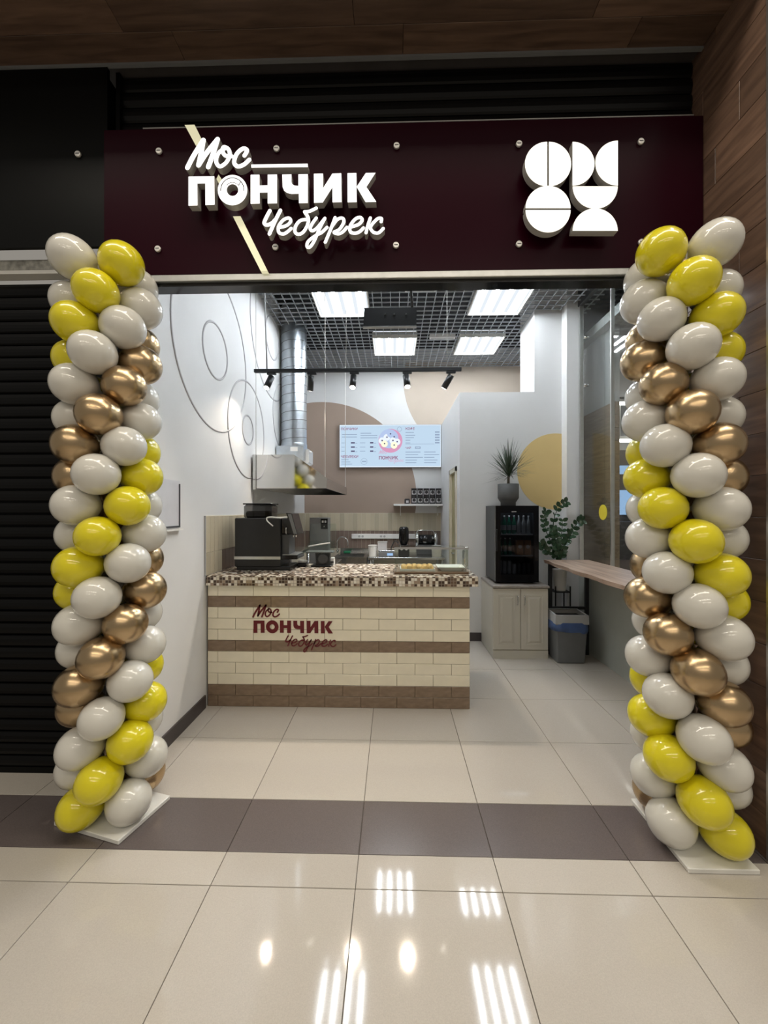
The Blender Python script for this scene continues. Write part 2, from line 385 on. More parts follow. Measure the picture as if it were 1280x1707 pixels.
# painted circles on the back wall (thin paint layer), cut by the wall borders
def disc_clip(cx, cz, r, x0, x1, z0, z1, n=160):
    pts = [(cx+r*math.cos(2*PI*k/n), cz+r*math.sin(2*PI*k/n)) for k in range(n)]
    def clip(p, inside, cut):
        out = []
        for i in range(len(p)):
            a, b = p[i-1], p[i]
            if inside(b):
                if not inside(a): out.append(cut(a, b))
                out.append(b)
            elif inside(a): out.append(cut(a, b))
        return out
    def cx_(v): return lambda a, b: (v, a[1]+(b[1]-a[1])*(v-a[0])/(b[0]-a[0]))
    def cz_(v): return lambda a, b: (a[0]+(b[0]-a[0])*(v-a[1])/(b[1]-a[1]), v)
    pts = clip(pts, lambda q: q[0] >= x0, cx_(x0)); pts = clip(pts, lambda q: q[0] <= x1, cx_(x1))
    pts = clip(pts, lambda q: q[1] >= z0, cz_(z0)); pts = clip(pts, lambda q: q[1] <= z1, cz_(z1))
    return pts
c1 = atY(535, 829, YB); r1 = (atY(694, 829, YB)-c1).x
p = disc_clip(c1.x, c1.z, r1, XL, XP+2, 1.5, ZC+.1)
MB().prism([(x, YB-0.003, z) for x, z in p], [(x, YB, z) for x, z in p]).build('painted_circle', 'taupe', wb)['label'] = 'large taupe painted circle'
c2 = atY(803, 634, YB); r2 = (atY(803, 634, YB)-atY(672.5, 634, YB)).x
p = disc_clip(c2.x, c2.z, r2, XL, 2.6, 1.5, ZC+.1)
MB().prism([(x, YB-0.004, z) for x, z in p], [(x, YB, z) for x, z in p]).build('painted_circle', 'beige', wb)['label'] = 'beige painted circle'
# ring mouldings on the left wall
def ring(cy, cz, R, t=0.0095):
    b = MB(); n = 72; m = 6; vs = []; fs = []
    for i in range(n):
        a = 2*PI*i/n
        for k in range(m):
            q = PI*k/(m-1)-PI/2
            rr = R+t*math.sin(q); vs.append((XL+t*0.8*math.cos(q), cy+rr*math.cos(a), min(ZC+0.2, cz+rr*math.sin(a))))
    for i in range(n):
        for k in range(m-1): fs.append((i*m+k, i*m+k+1, ((i+1) % n)*m+k+1, ((i+1) % n)*m+k))
    b.add(vs, fs, 0, True).build('ring_moulding', 'ring_paint', wl)
for a in ((3.22, 2.88, .66), (3.22, 2.88, .225), (3.94, 2.37, .485), (3.94, 2.37, .145), (4.74, 3.66, .74), (4.74, 3.66, .25), (5.2, 2.78, .44)): ring(*a)
MB().box(XL, XL+0.012, YF-0.03, 3.028, 0, 0.10).build('baseboard_left', 'baseboard')['kind'] = 'structure'
# partition block, column, pilaster on the right
MB_ = MB().box(XP, XG+0.04, YP, YP+0.1, 0, 2.955)
MB_.box(XP, XP+0.1, YP+0.1, 4.86, 0, 2.955).box(XP, XP+0.1, 5.46, YB, 0, 2.955).box(XP, XP+0.1, 4.86, 5.46, 2.10, 2.955)
MB_.box(XP+.1, XG+0.04, YP+.1, YB, 2.90, 2.95)
wp = MB_.build('wall_partition', 'white_wall'); struct(wp, 'white partition wall of the back room behind the black fridge', 'wall')
MB().box(1.665, XG+0.04, YP, 5.17, 2.955, 4.2).build('wall_column', 'white_wall')
tag(bpy.data.objects['wall_column'], kind='structure')
MB().box(1.985, XG+0.045, 4.52, YP, 0, 4.2).build('wall_pilaster', 'white_wall')['kind'] = 'structure'
cy = atY(926, 786, YP); ry = (atY(926, 786, YP)-atY(862, 786, YP)).x
p = disc_clip(cy.x, cy.z, ry, XP, 1.984, 0.2, 2.95)
MB().prism([(x, YP-0.003, z) for x, z in p], [(x, YP, z) for x, z in p]).build('painted_circle', 'yellow_paint', wp)['label'] = 'yellow painted circle'
MB().box(XP-0.012, 1.04, YP-0.012, YP, 0, 0.10).box(XP-0.012, XP, YP, 4.86, 0, 0.10).build('baseboard_partition', 'baseboard')['kind'] = 'structure'
# doorway in the partition side: olive frame and door leaf
d1 = MB().box(XP-0.015, XP+0.11, 4.86, 4.93, 0, 2.10).box(XP-0.015, XP+0.11, 5.39, 5.46, 0, 2.10).box(XP-0.015, XP+0.11, 4.86, 5.46, 2.04, 2.10).build('door_1', 'cream_tile')
struct(d1, 'narrow doorway with pale olive frame in the partition side', 'door')
MB().box(XP+0.02, XP+0.06, 4.93, 5.39, 0, 2.04).build('door_leaf', 'olive', d1)
MB().tube([(XP+0.02, 5.0, 1.0), (XP-0.03, 5.0, 1.0), (XP-0.03, 5.1, 1.0)], 0.009).build('door_handle', 'chrome', d1)

# grid ceiling: black void above, light blades
ce = MB().box(XL-0.1, 3.2, YF-0.1, YB+0.1, ZC+0.30, ZC+0.40).build('ceiling', 'plenum')
struct(ce, 'open grid ceiling of light metal blades under a black void', 'ceiling')
LX = [(-0.585, 4.40), (1.185, 4.40), (0.015, 5.585), (1.20, 5.585)]
bx_ = MB().box(-0.0036, 0.0036, -(YB-YF)/2, (YB-YF)/2, 0, 0.014).mesh('grid_blade', 'grid_metal')
by_ = MB().box(-(2.32-XL)/2, (2.32-XL)/2, -0.0036, 0.0036, 0, 0.014).mesh('grid_blade', 'grid_metal')
k = XL+0.05
while k < 2.3: inst('grid_blade', bx_, (k, (YB+YF)/2, ZC), ce); k += 0.10
k = YF+0.05
while k < YB: inst('grid_blade', by_, ((2.32+XL)/2, k, ZC), ce); k += 0.10
def ceiling_light(x, y, label):
    t = thing('ceiling_light', label, 'ceiling light', (x, y, ZC), 'square panel lamps in the grid ceiling'); h = 0.292
    MB().box(x-h, x+h, y-h, y+h, ZC-0.004, ZC+0.07).build('reflector', 'lamp_back', t)
    f = MB()
    for (a, b, c, d) in ((-h-.012, h+.012, -h-.012, -h), (-h-.012, h+.012, h, h+.012), (-h-.012, -h, -h, h), (h, h+.012, -h, h)): f.box(x+a, x+b, y+c, y+d, ZC-0.032, ZC+0.05)
    f.build('frame', 'white_metal', t)
    for i in range(4):
        xx = x-h+0.073+i*0.146
        MB().box(xx-0.052, xx+0.052, y-h+.01, y+h-.01, ZC-0.006, ZC-0.0035).build('inner_reflector', 'lamp_band', t)
        MB().lathe([(0.018, -h+0.02), (0.018, h-0.02)], (xx, y, ZC-0.012), 10, axis='y').build('light_tube', 'tube', t)
ceiling_light(0.015, 3.20, 'added square four-tube ceiling lamp, unseen behind the sign, above the middle of the counter')  # this and the next are added, unseen lamps brightening partition and counter front
ceiling_light(1.185, 3.20, 'added square four-tube ceiling lamp, unseen behind the sign, towards the glass side')
ceiling_light(*LX[0], 'square four-tube ceiling lamp nearest the silver duct')
ceiling_light(*LX[1], 'square four-tube ceiling lamp at front right of the grid, brightest and largest')
ceiling_light(*LX[2], 'square four-tube ceiling lamp directly behind the hanging black box')
ceiling_light(*LX[3], 'square four-tube ceiling lamp at the back right, beside the white column')
for (u0, u1, v, lb) in ((716, 758.5, 563, 'small white slot diffuser between the two rear ceiling lamps'), (675, 727, 483, 'small white slot diffuser at the header edge above the hanging black box')):
    a, b = atZ(u0, v, ZC-0.01), atZ(u1, v, ZC-0.01)
    t = thing('slot_diffuser', lb, 'vent', (a.x, a.y, ZC))
    MB().cbox(a.x, b.x, a.y-0.035, a.y+0.035, ZC-0.02, ZC+0.03).build('housing', 'white_plastic', t)
    MB().box(a.x+.02, b.x-.02, a.y-0.018, a.y+0.018, ZC-0.023, ZC-0.0195).build('slot', 'light_grey', t)

# ================================================================== SHOPFRONT
hd = MB().box(-1.60, XG+0.15, 2.215, YF, 2.862, 4.6).build('wall_header', 'black_panel'); struct(hd)
MB().box(-1.6, XR, 2.14, 2.215, 2.795, 2.86).build('header_beam', 'black_gloss', hd)
# right reveal clad with wood planks
wr = MB().box(XR+0.012, 2.6, 1.768, YF, 0, 4.6).build('wall_right', 'hall_dark'); struct(wr, 'wood plank clad return wall beside the right balloon column', 'wall')
pz = 0.0; i = 0
pl_full = box_mesh('plank', 0.012, YF-1.768, 0.188, 'plank_y', 0.0015)
while pz < 4.25:
    s = [0.0, 0.28, 0.14, 0.36][i % 4]
    if s == 0: inst('plank', pl_full, (XR+0.006, (YF+1.768)/2, pz+0.095), wr)
    else:
        for (a, b) in ((1.768, 1.768+s-0.001), (1.768+s+0.001, YF)):
            key = ('pl', round(b-a, 3))
            if key not in tcache: tcache[key] = box_mesh('plank', 0.012, b-a, 0.188, 'plank_y', 0.0015)
            inst('plank', tcache[key], (XR+0.006, (a+b)/2, pz+0.095), wr)
    pz += 0.19; i += 1
MB().box(XR-0.004, XR+0.018, 1.748, 1.770, 0, 4.6).build('trim_1', 'alu')['kind'] = 'structure'
MB().box(XR+0.018, 2.6, 1.756, 1.768, 0, 4.6).build('wall_right_front', 'plank_y')['kind'] = 'structure'
# soffit with planks
ZS = 4.03
so = MB().box(-4.5, XR+0.012, 1.70, 2.32, ZS+0.012, ZS+0.2).build('ceiling_soffit', 'hall_dark'); struct(so, 'dark wood plank soffit above the shop sign', 'ceiling')
yy = 1.70; i = 0
while yy < 2.12:
    w = min(0.145, 2.13-yy); x = -4.5-[0, .5, .25, .8][i % 4]
    while x < XR:
        a, b = max(x, -4.5), min(x+1.2, XR)
        if b-a > 0.05:
            key = ('so', round(b-a, 3), round(w, 3))
            if key not in tcache: tcache[key] = box_mesh('plank', b-a-0.002, w-0.002, 0.012, 'plank_x', 0.0012)
            inst('plank', tcache[key], ((a+b)/2, yy+w/2, ZS+0.006), so)
        x += 1.2
    yy += w; i += 1
MB().box(-4.5, XR, 2.122, 2.14, ZS-0.012, ZS+0.012).build('trim_2', 'grey_plastic')['kind'] = 'structure'

# roller shutters
def slat_mesh(L, pitch, name='slat'):
    b = MB(); prof = [(0.0, 0.0), (-0.007, 0.10), (-0.011, 0.35), (-0.011, 0.60), (-0.006, 0.86), (0.0, 0.92), (0.004, 0.92), (0.004, 0.0)]
    f = [(-L/2, y, z*pitch) for y, z in prof]; g = [(L/2, y, z*pitch) for y, z in prof]
    b.prism(f, g); return b.mesh(name, 'shutter')
sh = thing('roller_shutter', 'closed black slatted roller shutter left of the left balloon column', 'shutter', (-2.8, 2.26, 0))
sm = slat_mesh(2.5, 0.0715)
for k in range(40): inst('slat', sm, (-2.82, 2.262, 0.03+k*0.0715), sh)
MB().box(-4.07, -1.57, 2.25, 2.275, 0, 0.035).build('bottom_bar', 'black_panel', sh)
MB().box(-1.575, -1.50, 2.225, 2.295, 0, 2.9).build('guide_rail', 'black_panel', sh)
MB().box(-4.07, -1.6, 2.275, 2.29, 0.0, 2.9).build('backing', 'black_panel', sh)
rz = [atY(0, v, 2.22).z for v in (437, 455, 461.5)]
rail = thing('header_rail', 'scuffed grey metal rail across the top of the left shutter', 'rail', (-2.8, 2.22, rz[2]))
MB().cbox(-4.4, -1.52, 2.20, 2.26, rz[1], rz[0]).build('rail_box', 'rail_metal', rail)
MB().box(-4.4, -1.52, 2.195, 2.26, rz[2], rz[1]-0.002).build('edge_strip', 'white_metal', rail)
bp = thing('black_sign_panel', 'plain black gloss panel left of the burgundy sign', 'panel', (-2.9, 2.14, rz[0]))
MB().box(-4.4, -1.592, 2.13, 2.15, rz[0]+0.02, ZS-.014).build('panel', 'black_panel', bp)
MB().box(-4.4, -1.6, 2.15, 2.22, rz[0]+0.1, 3.98).build('carcass', 'black_panel', bp)
def bolt(u, v, Y, parent):
    c = atY(u, v, Y-0.008)
    b = MB().lathe([(0.0145, -0.006), (0.0165, -0.004), (0.0170, 0.002), (0.0170, 0.004), (0.010, 0.0045), (0.010, 0.0085)], c, 18, axis='y')
    o = b.build('standoff_bolt', 'bolt_metal', parent)
    MB().box(c.x-0.010, c.x+0.010, c.y-0.0072, c.y-0.0058, c.z-0.0016, c.z+0.0016).build('slot', 'black_panel', o)
bolt(130, 257, 2.13, bp)
sh2 = thing('roller_shutter', 'dark raised roller shutter above the burgundy sign', 'shutter', (0, 2.21, 3.6))
sm2 = slat_mesh(3.22, 0.088)
for k in range(5): inst('slat', sm2, (0.04, 2.205, 3.60+k*0.088), sh2)
MB().box(-1.572, -1.55, 2.17, 2.214, 3.3, 4.03).build('guide_rail', 'black_panel', sh2)

# ---------------------------------------------------------------- sign
YSg = 2.12                       # face of the burgundy panel
YLf, YLb = 2.040, 2.080            # letter front / back
def sg(u, v, Y): return atY(u, v, Y)
pts = [sg(173, 214, YSg), sg(1171, 195, YSg), sg(1171, 446, YSg), sg(173, 459, YSg)]
zt = (pts[0].z+pts[1].z)/2; zb = (pts[2].z+pts[3].z)/2; x0s, x1s = pts[0].x, XR-0.004
sign = thing('shop_sign', 'burgundy shop sign with lit white letters and half-disc logo', 'sign', ((x0s+x1s)/2, YSg, zb))
MB().cbox(x0s, x1s, YSg, YSg+0.012, zb, zt, 0.002).build('panel', 'burgundy', sign)
MB().box(x0s+0.05, x1s-0.02, YSg+0.012, 2.14, zb+0.05, zt-0.05).build('backing_frame', 'black_panel', sign)
MB().cbox(x0s, x1s, YSg-0.004, YSg+0.02, zb-0.036, zb-0.001, 0.003).build('bottom_profile', 'alu', sign)
MB().box(x0s+0.22, x1s-0.05, YSg-0.001, YSg+0.012, zt, zt+0.006).build('top_profile', 'alu', sign)
for (u, v) in ((265, 252), (461, 248), (661, 243), (865, 240), (1068, 236), (263, 415), (459, 412), (660, 409), (865, 407), (1069, 404)): bolt(u, v, YSg, sign)
# glyphs: outlines in photo pixels
A = lambda L: [(300+x/5.818, 200+y/5.818) for x, y in L]
B = lambda L: [(430+x/5.565, 260+y/5.565) for x, y in L]
POLYS = [
 [A([(82, 550), (332, 545), (335, 822), (247, 825), (245, 615), (168, 617), (170, 828), (82, 830)])],
 'O',
 [A([(685, 532), (770, 530), (770, 635), (850, 633), (850, 530), (940, 528), (940, 808), (850, 810), (850, 703), (772, 705), (772, 810), (685, 812)])],
 [B([(225, 172), (310, 170), (310, 240), (318, 262), (338, 275), (375, 278), (375, 170), (462, 168), (462, 436), (380, 438), (378, 350), (310, 352), (270, 343), (243, 322), (228, 285)])],
 [B([(518, 165), (603, 163), (603, 300), (690, 163), (772, 160), (775, 428), (692, 430), (690, 290), (600, 432), (520, 435)])],
 [B([(830, 160), (912, 158), (915, 428), (832, 430)]), B([(915, 286), (1000, 158), (1090, 156), (1005, 288), (1097, 425), (998, 428)])],
]
WORD = ['letter_pe', 'letter_o', 'letter_en', 'letter_che', 'letter_i', 'letter_ka']
STROKES = [   # (width px of the crop, list of paths)
 ('letter_em', 'A', 47, [[(72, 462), (130, 350), (226, 196)], [(226, 196), (205, 320), (180, 438)], [(180, 438), (250, 330), (364, 188)], [(364, 188), (320, 330), (274, 455)]]),
 ('letter_o', 'A', 38, [[(440, 272), (375, 320), (350, 400), (385, 450), (445, 415), (482, 345), (470, 285), (425, 262), (412, 300), (440, 345), (500, 352)]]),
 ('letter_es', 'A', 40, [[(625, 345), (650, 295), (610, 278), (550, 330), (525, 410), (560, 450), (620, 432), (672, 385)]]),
 ('letter_che', 'B', 34, [[(110, 508), (75, 575), (58, 622), (85, 640), (130, 622), (160, 590)], [(207, 505), (160, 600), (106, 722)]]),
 ('letter_ie', 'B', 30, [[(195, 664), (265, 645), (303, 606), (285, 576), (235, 594), (190, 655), (195, 710), (238, 722), (275, 702), (308, 672)]]),
 ('letter_be', 'B', 30, [[(432, 518), (480, 512), (540, 484)], [(432, 518), (455, 552), (468, 590), (455, 650), (415, 710), (370, 726), (342, 700), (352, 645), (395, 598), (455, 590)]]),
 ('letter_u', 'B', 29, [[(540, 575), (505, 625), (484, 672), (505, 694), (550, 665), (620, 578)], [(620, 578), (575, 665), (520, 790), (480, 845), (454, 838), (468, 790), (540, 735), (590, 710), (640, 662)]]),
 ('letter_er', 'B', 29, [[(715, 572), (670, 690), (624, 800)], [(675, 670), (735, 590), (785, 578), (795, 615), (755, 680), (705, 708), (745, 722), (785, 705), (825, 662)]]),
 ('letter_ie', 'B', 30, [[(862, 658), (932, 635), (966, 595), (945, 570), (897, 590), (853, 655), (860, 706), (905, 716), (945, 700), (978, 668)]]),
 ('letter_ka', 'B', 29, [[(1042, 575), (1020, 640), (1002, 712)], [(1142, 610), (1145, 580), (1105, 585), (1045, 655), (1062, 700), (1100, 716), (1130, 705), (1162, 672)]]),
]
def catmull(P, n=7):
    P = [Vector(p) for p in P]
    if len(P) == 2: return P
    out = []
    for i in range(len(P)-1):
        a, b, c, d = P[max(i-1, 0)], P[i], P[i+1], P[min(i+2, len(P)-1)]
        for k in range(n):
            t = k/n
            out.append(0.5*((2*b)+(c-a)*t+(2*a-5*b+4*c-d)*t*t+(3*b-a-3*c+d)*t**3))
    out.append(P[-1]); return out
def stroke(mb, P, w, mapf, mapb):
    """ribbon with round ends; P in pixels, mapf/mapb pixel -> 3D point of front / back"""
    pts = catmull(P); n = len(pts); lft = []; rgt = []
    for i, p in enumerate(pts):
        t = (pts[min(i+1, n-1)]-pts[max(i-1, 0)]).normalized(); nrm = Vector((-t.y, t.x))
        lft.append(p+nrm*w/2); rgt.append(p-nrm*w/2)
    def q(a, b, c, d): 
        mb.add([mapf(*x) for x in (a, b, c, d)], [(0, 1, 2, 3)], 0)
    def side(a, b): mb.add([mapf(*a), mapf(*b), mapb(*b), mapb(*a)], [(0, 1, 2, 3)], 1)
    for i in range(n-1):
        q(lft[i], lft[i+1], rgt[i+1], rgt[i]); side(lft[i], lft[i+1]); side(rgt[i+1], rgt[i])
    for (p, l, s) in ((pts[0], lft[0], 1), (pts[-1], lft[-1], -1)):
        r = l-p; arc = []
        for k in range(7):
            a = s*PI*k/6; arc.append(p+Vector((r.x*math.cos(a)-r.y*math.sin(a), r.x*math.sin(a)+r.y*math.cos(a))))
        mb.add([mapf(*x) for x in arc], [tuple(range(7))], 0)
        for k in range(6): side(arc[k], arc[k+1])
def glyph_set(mapf, mapb, mats, parent, wscale=1.0, prefix='', o_lines=True, detail=True, mapl=None):
    """the whole lettering; every letter its own part"""
    for nm, P in zip(WORD, POLYS):
        mb = MB()
        if P == 'O':
            cx, cy_ = A([(509, 680)])[0]; n = 40
            def ell(r, dx=0, dy=0): return [(cx+dx+r*math.cos(2*PI*k/n), cy_+dy+r*1.03*math.sin(2*PI*k/n)) for k in range(n)]
            o_, i_ = ell(143/5.818), ell(56/5.818)
            for k in range(n):
                j = (k+1) % n
                mb.add([mapf(*o_[k]), mapf(*o_[j]), mapf(*i_[j]), mapf(*i_[k])], [(0, 1, 2, 3)], 0)
                mb.add([mapf(*o_[k]), mapf(*o_[j]), mapb(*o_[j]), mapb(*o_[k])], [(0, 1, 2, 3)], 1)
                mb.add([mapf(*i_[k]), mapf(*i_[j]), mapb(*i_[j]), mapb(*i_[k])], [(0, 1, 2, 3)], 1)
            ob = mb.build(prefix+nm, mats, parent, fix=False)
            if o_lines:
                lb = MB()
                ar = [(cx+19.4*math.cos(a), cy_-20*math.sin(a)) for a in [PI*(-0.02+1.04*k/16) for k in range(17)]]
                stroke(lb, ar, 1.5, mapl, mapl)
                ar = [(cx+11.9*math.cos(a), cy_-12.4*math.sin(a)) for a in [PI*(0.30+0.5*k/8) for k in range(9)]]
                stroke(lb, ar, 1.1, mapl, mapl)
                stroke(lb, A([(560, 620), (570, 636), (582, 612), (592, 604)]), 1.2, mapl, mapl)
                lb.build('groove_line', ['ink_line', 'ink_line'], ob, fix=False)
            continue
        for pl in P: mb.prism([mapf(*q) for q in pl], [mapb(*q) for q in pl], 0, 1)
        mb.build(prefix+nm, mats, parent, fix=False)
    for nm, cr, w, paths in STROKES:
        mb = MB(); fn, sc = (A, 5.818) if cr == 'A' else (B, 5.565)
        for P in paths: stroke(mb, fn(P), w*wscale/sc, mapf, mapb)
        mb.build(prefix+nm, mats, parent, fix=False)
glyph_set(lambda u, v: sg(u, v, YLf), lambda u, v: (lambda p: Vector((p.x, YLb, p.z)))(sg(u, v, YLf)), ['letter_face', 'letter_side'], sign,
          mapl=lambda u, v: (lambda p: Vector((p.x, YLf-0.0015, p.z)))(sg(u, v, YLf)))
def flat_part(nm, P, y0, y1, mats, parent):
    f = [sg(u, v, y0) for u, v in P]; MB().prism(f, [(q.x, y1, q.z) for q in f], 0, len(mats)-1).build(nm, mats, parent, fix=False)
flat_part('underline_bar', A([(690, 432), (1238, 424), (1240, 457), (692, 462)]), YLf, YLb, ['letter_face', 'letter_side'], sign)
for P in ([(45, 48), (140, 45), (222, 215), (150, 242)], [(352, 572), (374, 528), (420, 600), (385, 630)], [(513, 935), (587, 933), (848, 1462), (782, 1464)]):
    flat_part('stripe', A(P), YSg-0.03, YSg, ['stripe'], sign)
# distance pieces that carry the letters on the panel
for (u, v) in ((322, 320), (352, 320), (388, 335), (425, 320), (455, 320), (505, 320), (530, 320), (558, 320), (590, 320), (330, 265), (380, 270), (405, 272), (470, 275), (450, 375), (475, 385), (497, 383), (525, 380), (555, 380), (590, 380), (625, 380)):
    c = sg(u, v, YLb); MB().lathe([(0.006, 0), (0.006, YSg-YLb)], c, 8, axis='y').build('spacer', 'dark_grey', sign)
# half-disc logo
Lg = lambda x, y: (700+x/2.207, 190+y/2.207)
def half(cx, cy_, r, a0, gx=0, gy=0):
    P = [Lg(cx+gx+r*math.cos(a0+PI*k/24), cy_+gy+r*math.sin(a0+PI*k/24)) for k in range(25)]
    f = [sg(u, v, YLf) for u, v in P]; mb = MB().prism(f, [(q.x, YLb, q.z) for q in f], 0, 1)
    mb.build('logo_half_disc', ['logo_face', 'letter_side'], sign, fix=False)
    m = sum(f, Vector())/len(f); MB().lathe([(0.008, 0), (0.008, YSg-YLb)], (m.x, YLb, m.z), 8, axis='y').build('spacer', 'dark_grey', sign)
half(471, 184, 82, PI/2, -3); half(471, 184, 82, -PI/2, 3); half(561, 183, 81, -PI/2); half(728, 181, 83, PI/2)
half(644.5, 266, 83, 0); half(644.5, 430, 83, PI); half(471, 350, 83, PI, 0, -3); half(471, 350, 83, 0, 0, 3)

# ================================================================== BALLOON COLUMNS
def balloon_mesh(m):
    prof = [(0.0, -0.116), (0.010, -0.114), (0.011, -0.106), (0.022, -0.098)]
    n = 14
    for k in range(1, n+1):
        t = k/n; a = PI*(0.14+0.86*t)
        prof.append((0.0985*math.sin(a)*(1.0-0.05*math.cos(a)), 0.002-0.1035*math.cos(a)))
    prof[-1] = (0.0005, prof[-1][1])
    return MB().lathe(prof, n=24, axis='x').mesh('balloon', m)
BM = {c: balloon_mesh(c) for c in ('b_white', 'b_yellow', 'b_gold')}
def balloon_column(x, y, ztop, zbot, lean, mirror, label, base_ang, jit):
    rnd = random.Random(jit)
    t = thing('balloon_column', label, 'balloon column', (x, y, 0))
    b = inst('base_board', MB().cbox(-0.205, 0.205, -0.15, 0.15, -0.011, 0.011, 0.003).mesh('base_board', 'board_white'), (x, y, 0.011), t, (0, 0, base_ang))
    MB().tube([(x, y, 0.02), (x+lean, y, ztop+0.05)], 0.013, 10).build('pole', 'white_plastic', t)
    NL = 19; rc = 0.141
    for n in range(1, NL+1):
        f = (n-1)/(NL-1); z = ztop+(zbot-ztop)*f; cx = x+lean*(1-f)
        ya = (45-45*(n-1))*mirror           # angle of the yellow balloon, 0 = towards the viewer, + = right
        for k, c in enumerate(('b_yellow', 'b_white', 'b_gold', 'b_white')):
            an = math.radians(ya+90*k+rnd.uniform(-4, 4))+math.atan2(-x, y)-mirror*math.radians(20); r = rc*rnd.uniform(0.97, 1.04)
            px, py = cx+r*math.sin(an), y-r*math.cos(an)
            pitch = rnd.uniform(-0.14, 0.08)-(0.30 if n == 1 else 0)
            if n == NL: pitch = 0.06
            o = inst('balloon', BM[c], (px, py, z+rnd.uniform(-0.006, 0.006)+(0.02 if n == 1 else 0)), t, (0, pitch, an-PI/2))
            s = rnd.uniform(0.97, 1.03); o.scale = (s, s, s)
pL = atY(191, 1350, 1.97); pR = atY(1147, 1370, 1.90)
balloon_column(pL.x, pL.y, 2.745, 0.118, -0.035, 1, 'white, yellow and gold spiral balloon column beside the black roller shutter', math.radians(-14.5), 3)
balloon_column(pR.x, pR.y, 2.712, 0.118, -0.048, -1, 'white, yellow and gold spiral balloon column beside the wood plank wall', PI/2, 5)

# ================================================================== COUNTER
cl, cr_ = XL+0.012, atY(783, 1182, 3.05).x
YC = atY(620, 1180, 3.0).y*0+3.055
zc0, zc1 = 0.960, 1.035
ct = thing('service_counter', 'cream and brown tiled service counter with mosaic top', 'counter', ((cl+cr_)/2, YC+0.35, 0))
MB().box(cl, cr_-0.008, YC+0.008, YC+0.66, 0, zc0).build('carcass', 'tile_grout', ct)
top_ = MB().box(XL+0.012, atY(797, 970, YC-0.02).x, YC-0.025, YC+0.70, zc0, zc1).build('mosaic_top', 'mosaic', ct)
rh = zc0/11; TW = 0.2835
def ctile(x0, x1, y0, y1, z0, z1, m, axis):
    k = (axis, round(x1-x0, 3), round(y1-y0, 3), m)
    if k not in tcache:
        if axis == 'x': tcache[k] = box_mesh('tile', x1-x0-0.003, 0.009, rh-0.003, m, 0.0015)
        else: tcache[k] = box_mesh('tile', 0.009, y1-y0-0.003, rh-0.003, m, 0.0015)
    inst('tile', tcache[k], ((x0+x1)/2, (y0+y1)/2, (z0+z1)/2), ct)
for r in range(11):
    z1 = zc0-rh*r; z0 = z1-rh; m = 'brown_tile' if r in (1, 5, 9, 10) else 'cream_tile'
    off = 0.0 if r % 2 == 0 else TW/2
    e = [cr_-off-TW*k for k in range(0, 10)]
    if off: e = [cr_]+e
    e = [max(q, cl) for q in e]; e = sorted(set(round(q, 4) for q in e))
    for a, b in zip(e, e[1:]):
        if b-a > 0.012: ctile(a, b, YC-0.001, YC+0.008, z0, z1, m, 'x')
    e = sorted(set(round(min(max(YC+off+TW*k, YC), YC+0.66), 4) for k in range(-1, 4)))
    for a, b in zip(e, e[1:]):
        if b-a > 0.012: ctile(cr_-0.008, cr_+0.001, a, b, z0, z1, m, 'y')
# burgundy lettering stuck on the tiles
ys = YC-0.004
w0, w1 = sg(314, 294.5, YLf), sg(627, 290, YLf); k0, k1 = atY(422.5, 1034.5, ys), atY(554.8, 1035, ys)
ksc = (k1.x-k0.x)/(w1.x-w0.x)
def stick(y):
    def f(u, v):
        p = sg(u, v, YLf); return Vector((k0.x+(p.x-w0.x)*ksc, y, k0.z+(p.z-w0.z)*ksc))
    return f
glyph_set(stick(ys-0.0008), stick(ys+0.0012), ['sticker', 'sticker'], ct, 0.85, 'sticker_', False)

# left-wall and back-wall splash tiles
ZT = [1.505, 1.215, 0.925]
sp = 0.0725
tm = {m: box_mesh('tile', 0.008, sp-0.0025, 0.2875, m, 0.001) for m in ('splash_light', 'splash_dark')}
tshort = {m: box_mesh('tile', 0.008, sp-0.0025, ZT[1]-zc1-.0035, m, 0.001) for m in ('splash_light', 'splash_dark')}
tb = {m: box_mesh('tile', sp-0.0025, 0.008, 0.2875, m, 0.001) for m in ('splash_light', 'splash_dark')}
tl = MB().box(XL, XL+0.004, 3.03, 3.76, zc1+.001, ZT[0]+0.004).box(XL, XL+0.004, 3.76, YB-0.002, 0.6, ZT[0]+0.004).build('splash_bed', 'splash_grout', wl)
MB().box(XL, XL+0.012, 3.022, 3.03, zc1, ZT[0]+0.004).build('edge_profile', 'light_grey', wl)
yy = 3.03; i = 0
while yy+sp < YB:
    for r in range(2):
        m = 'splash_light' if (r == 0 or i < 4) else 'splash_dark'
        if r == 1 and yy < 3.72: inst('tile', tshort[m], (XL+0.006, yy+sp/2, (ZT[1]+zc1+.001)/2), wl)
        else: inst('tile', tm[m], (XL+0.006, yy+sp/2, (ZT[r]+ZT[r+1])/2), wl)
    yy += sp; i += 1
MB().box(XL, XP, YB-0.004, YB-0.001, 0.6, ZT[0]+0.004).build('splash_bed', 'splash_grout', wb)
xx = XL+0.012
while xx+sp < XP:
    for r in range(2): inst('tile', tb['splash_light' if r == 0 else 'splash_dark'], (xx+sp/2, YB-0.006, (ZT[r]+ZT[r+1])/2), wb)
    xx += sp

# ================================================================== THINGS ON THE COUNTER
def cpt(u, v): return atZ(u, v, zc1)
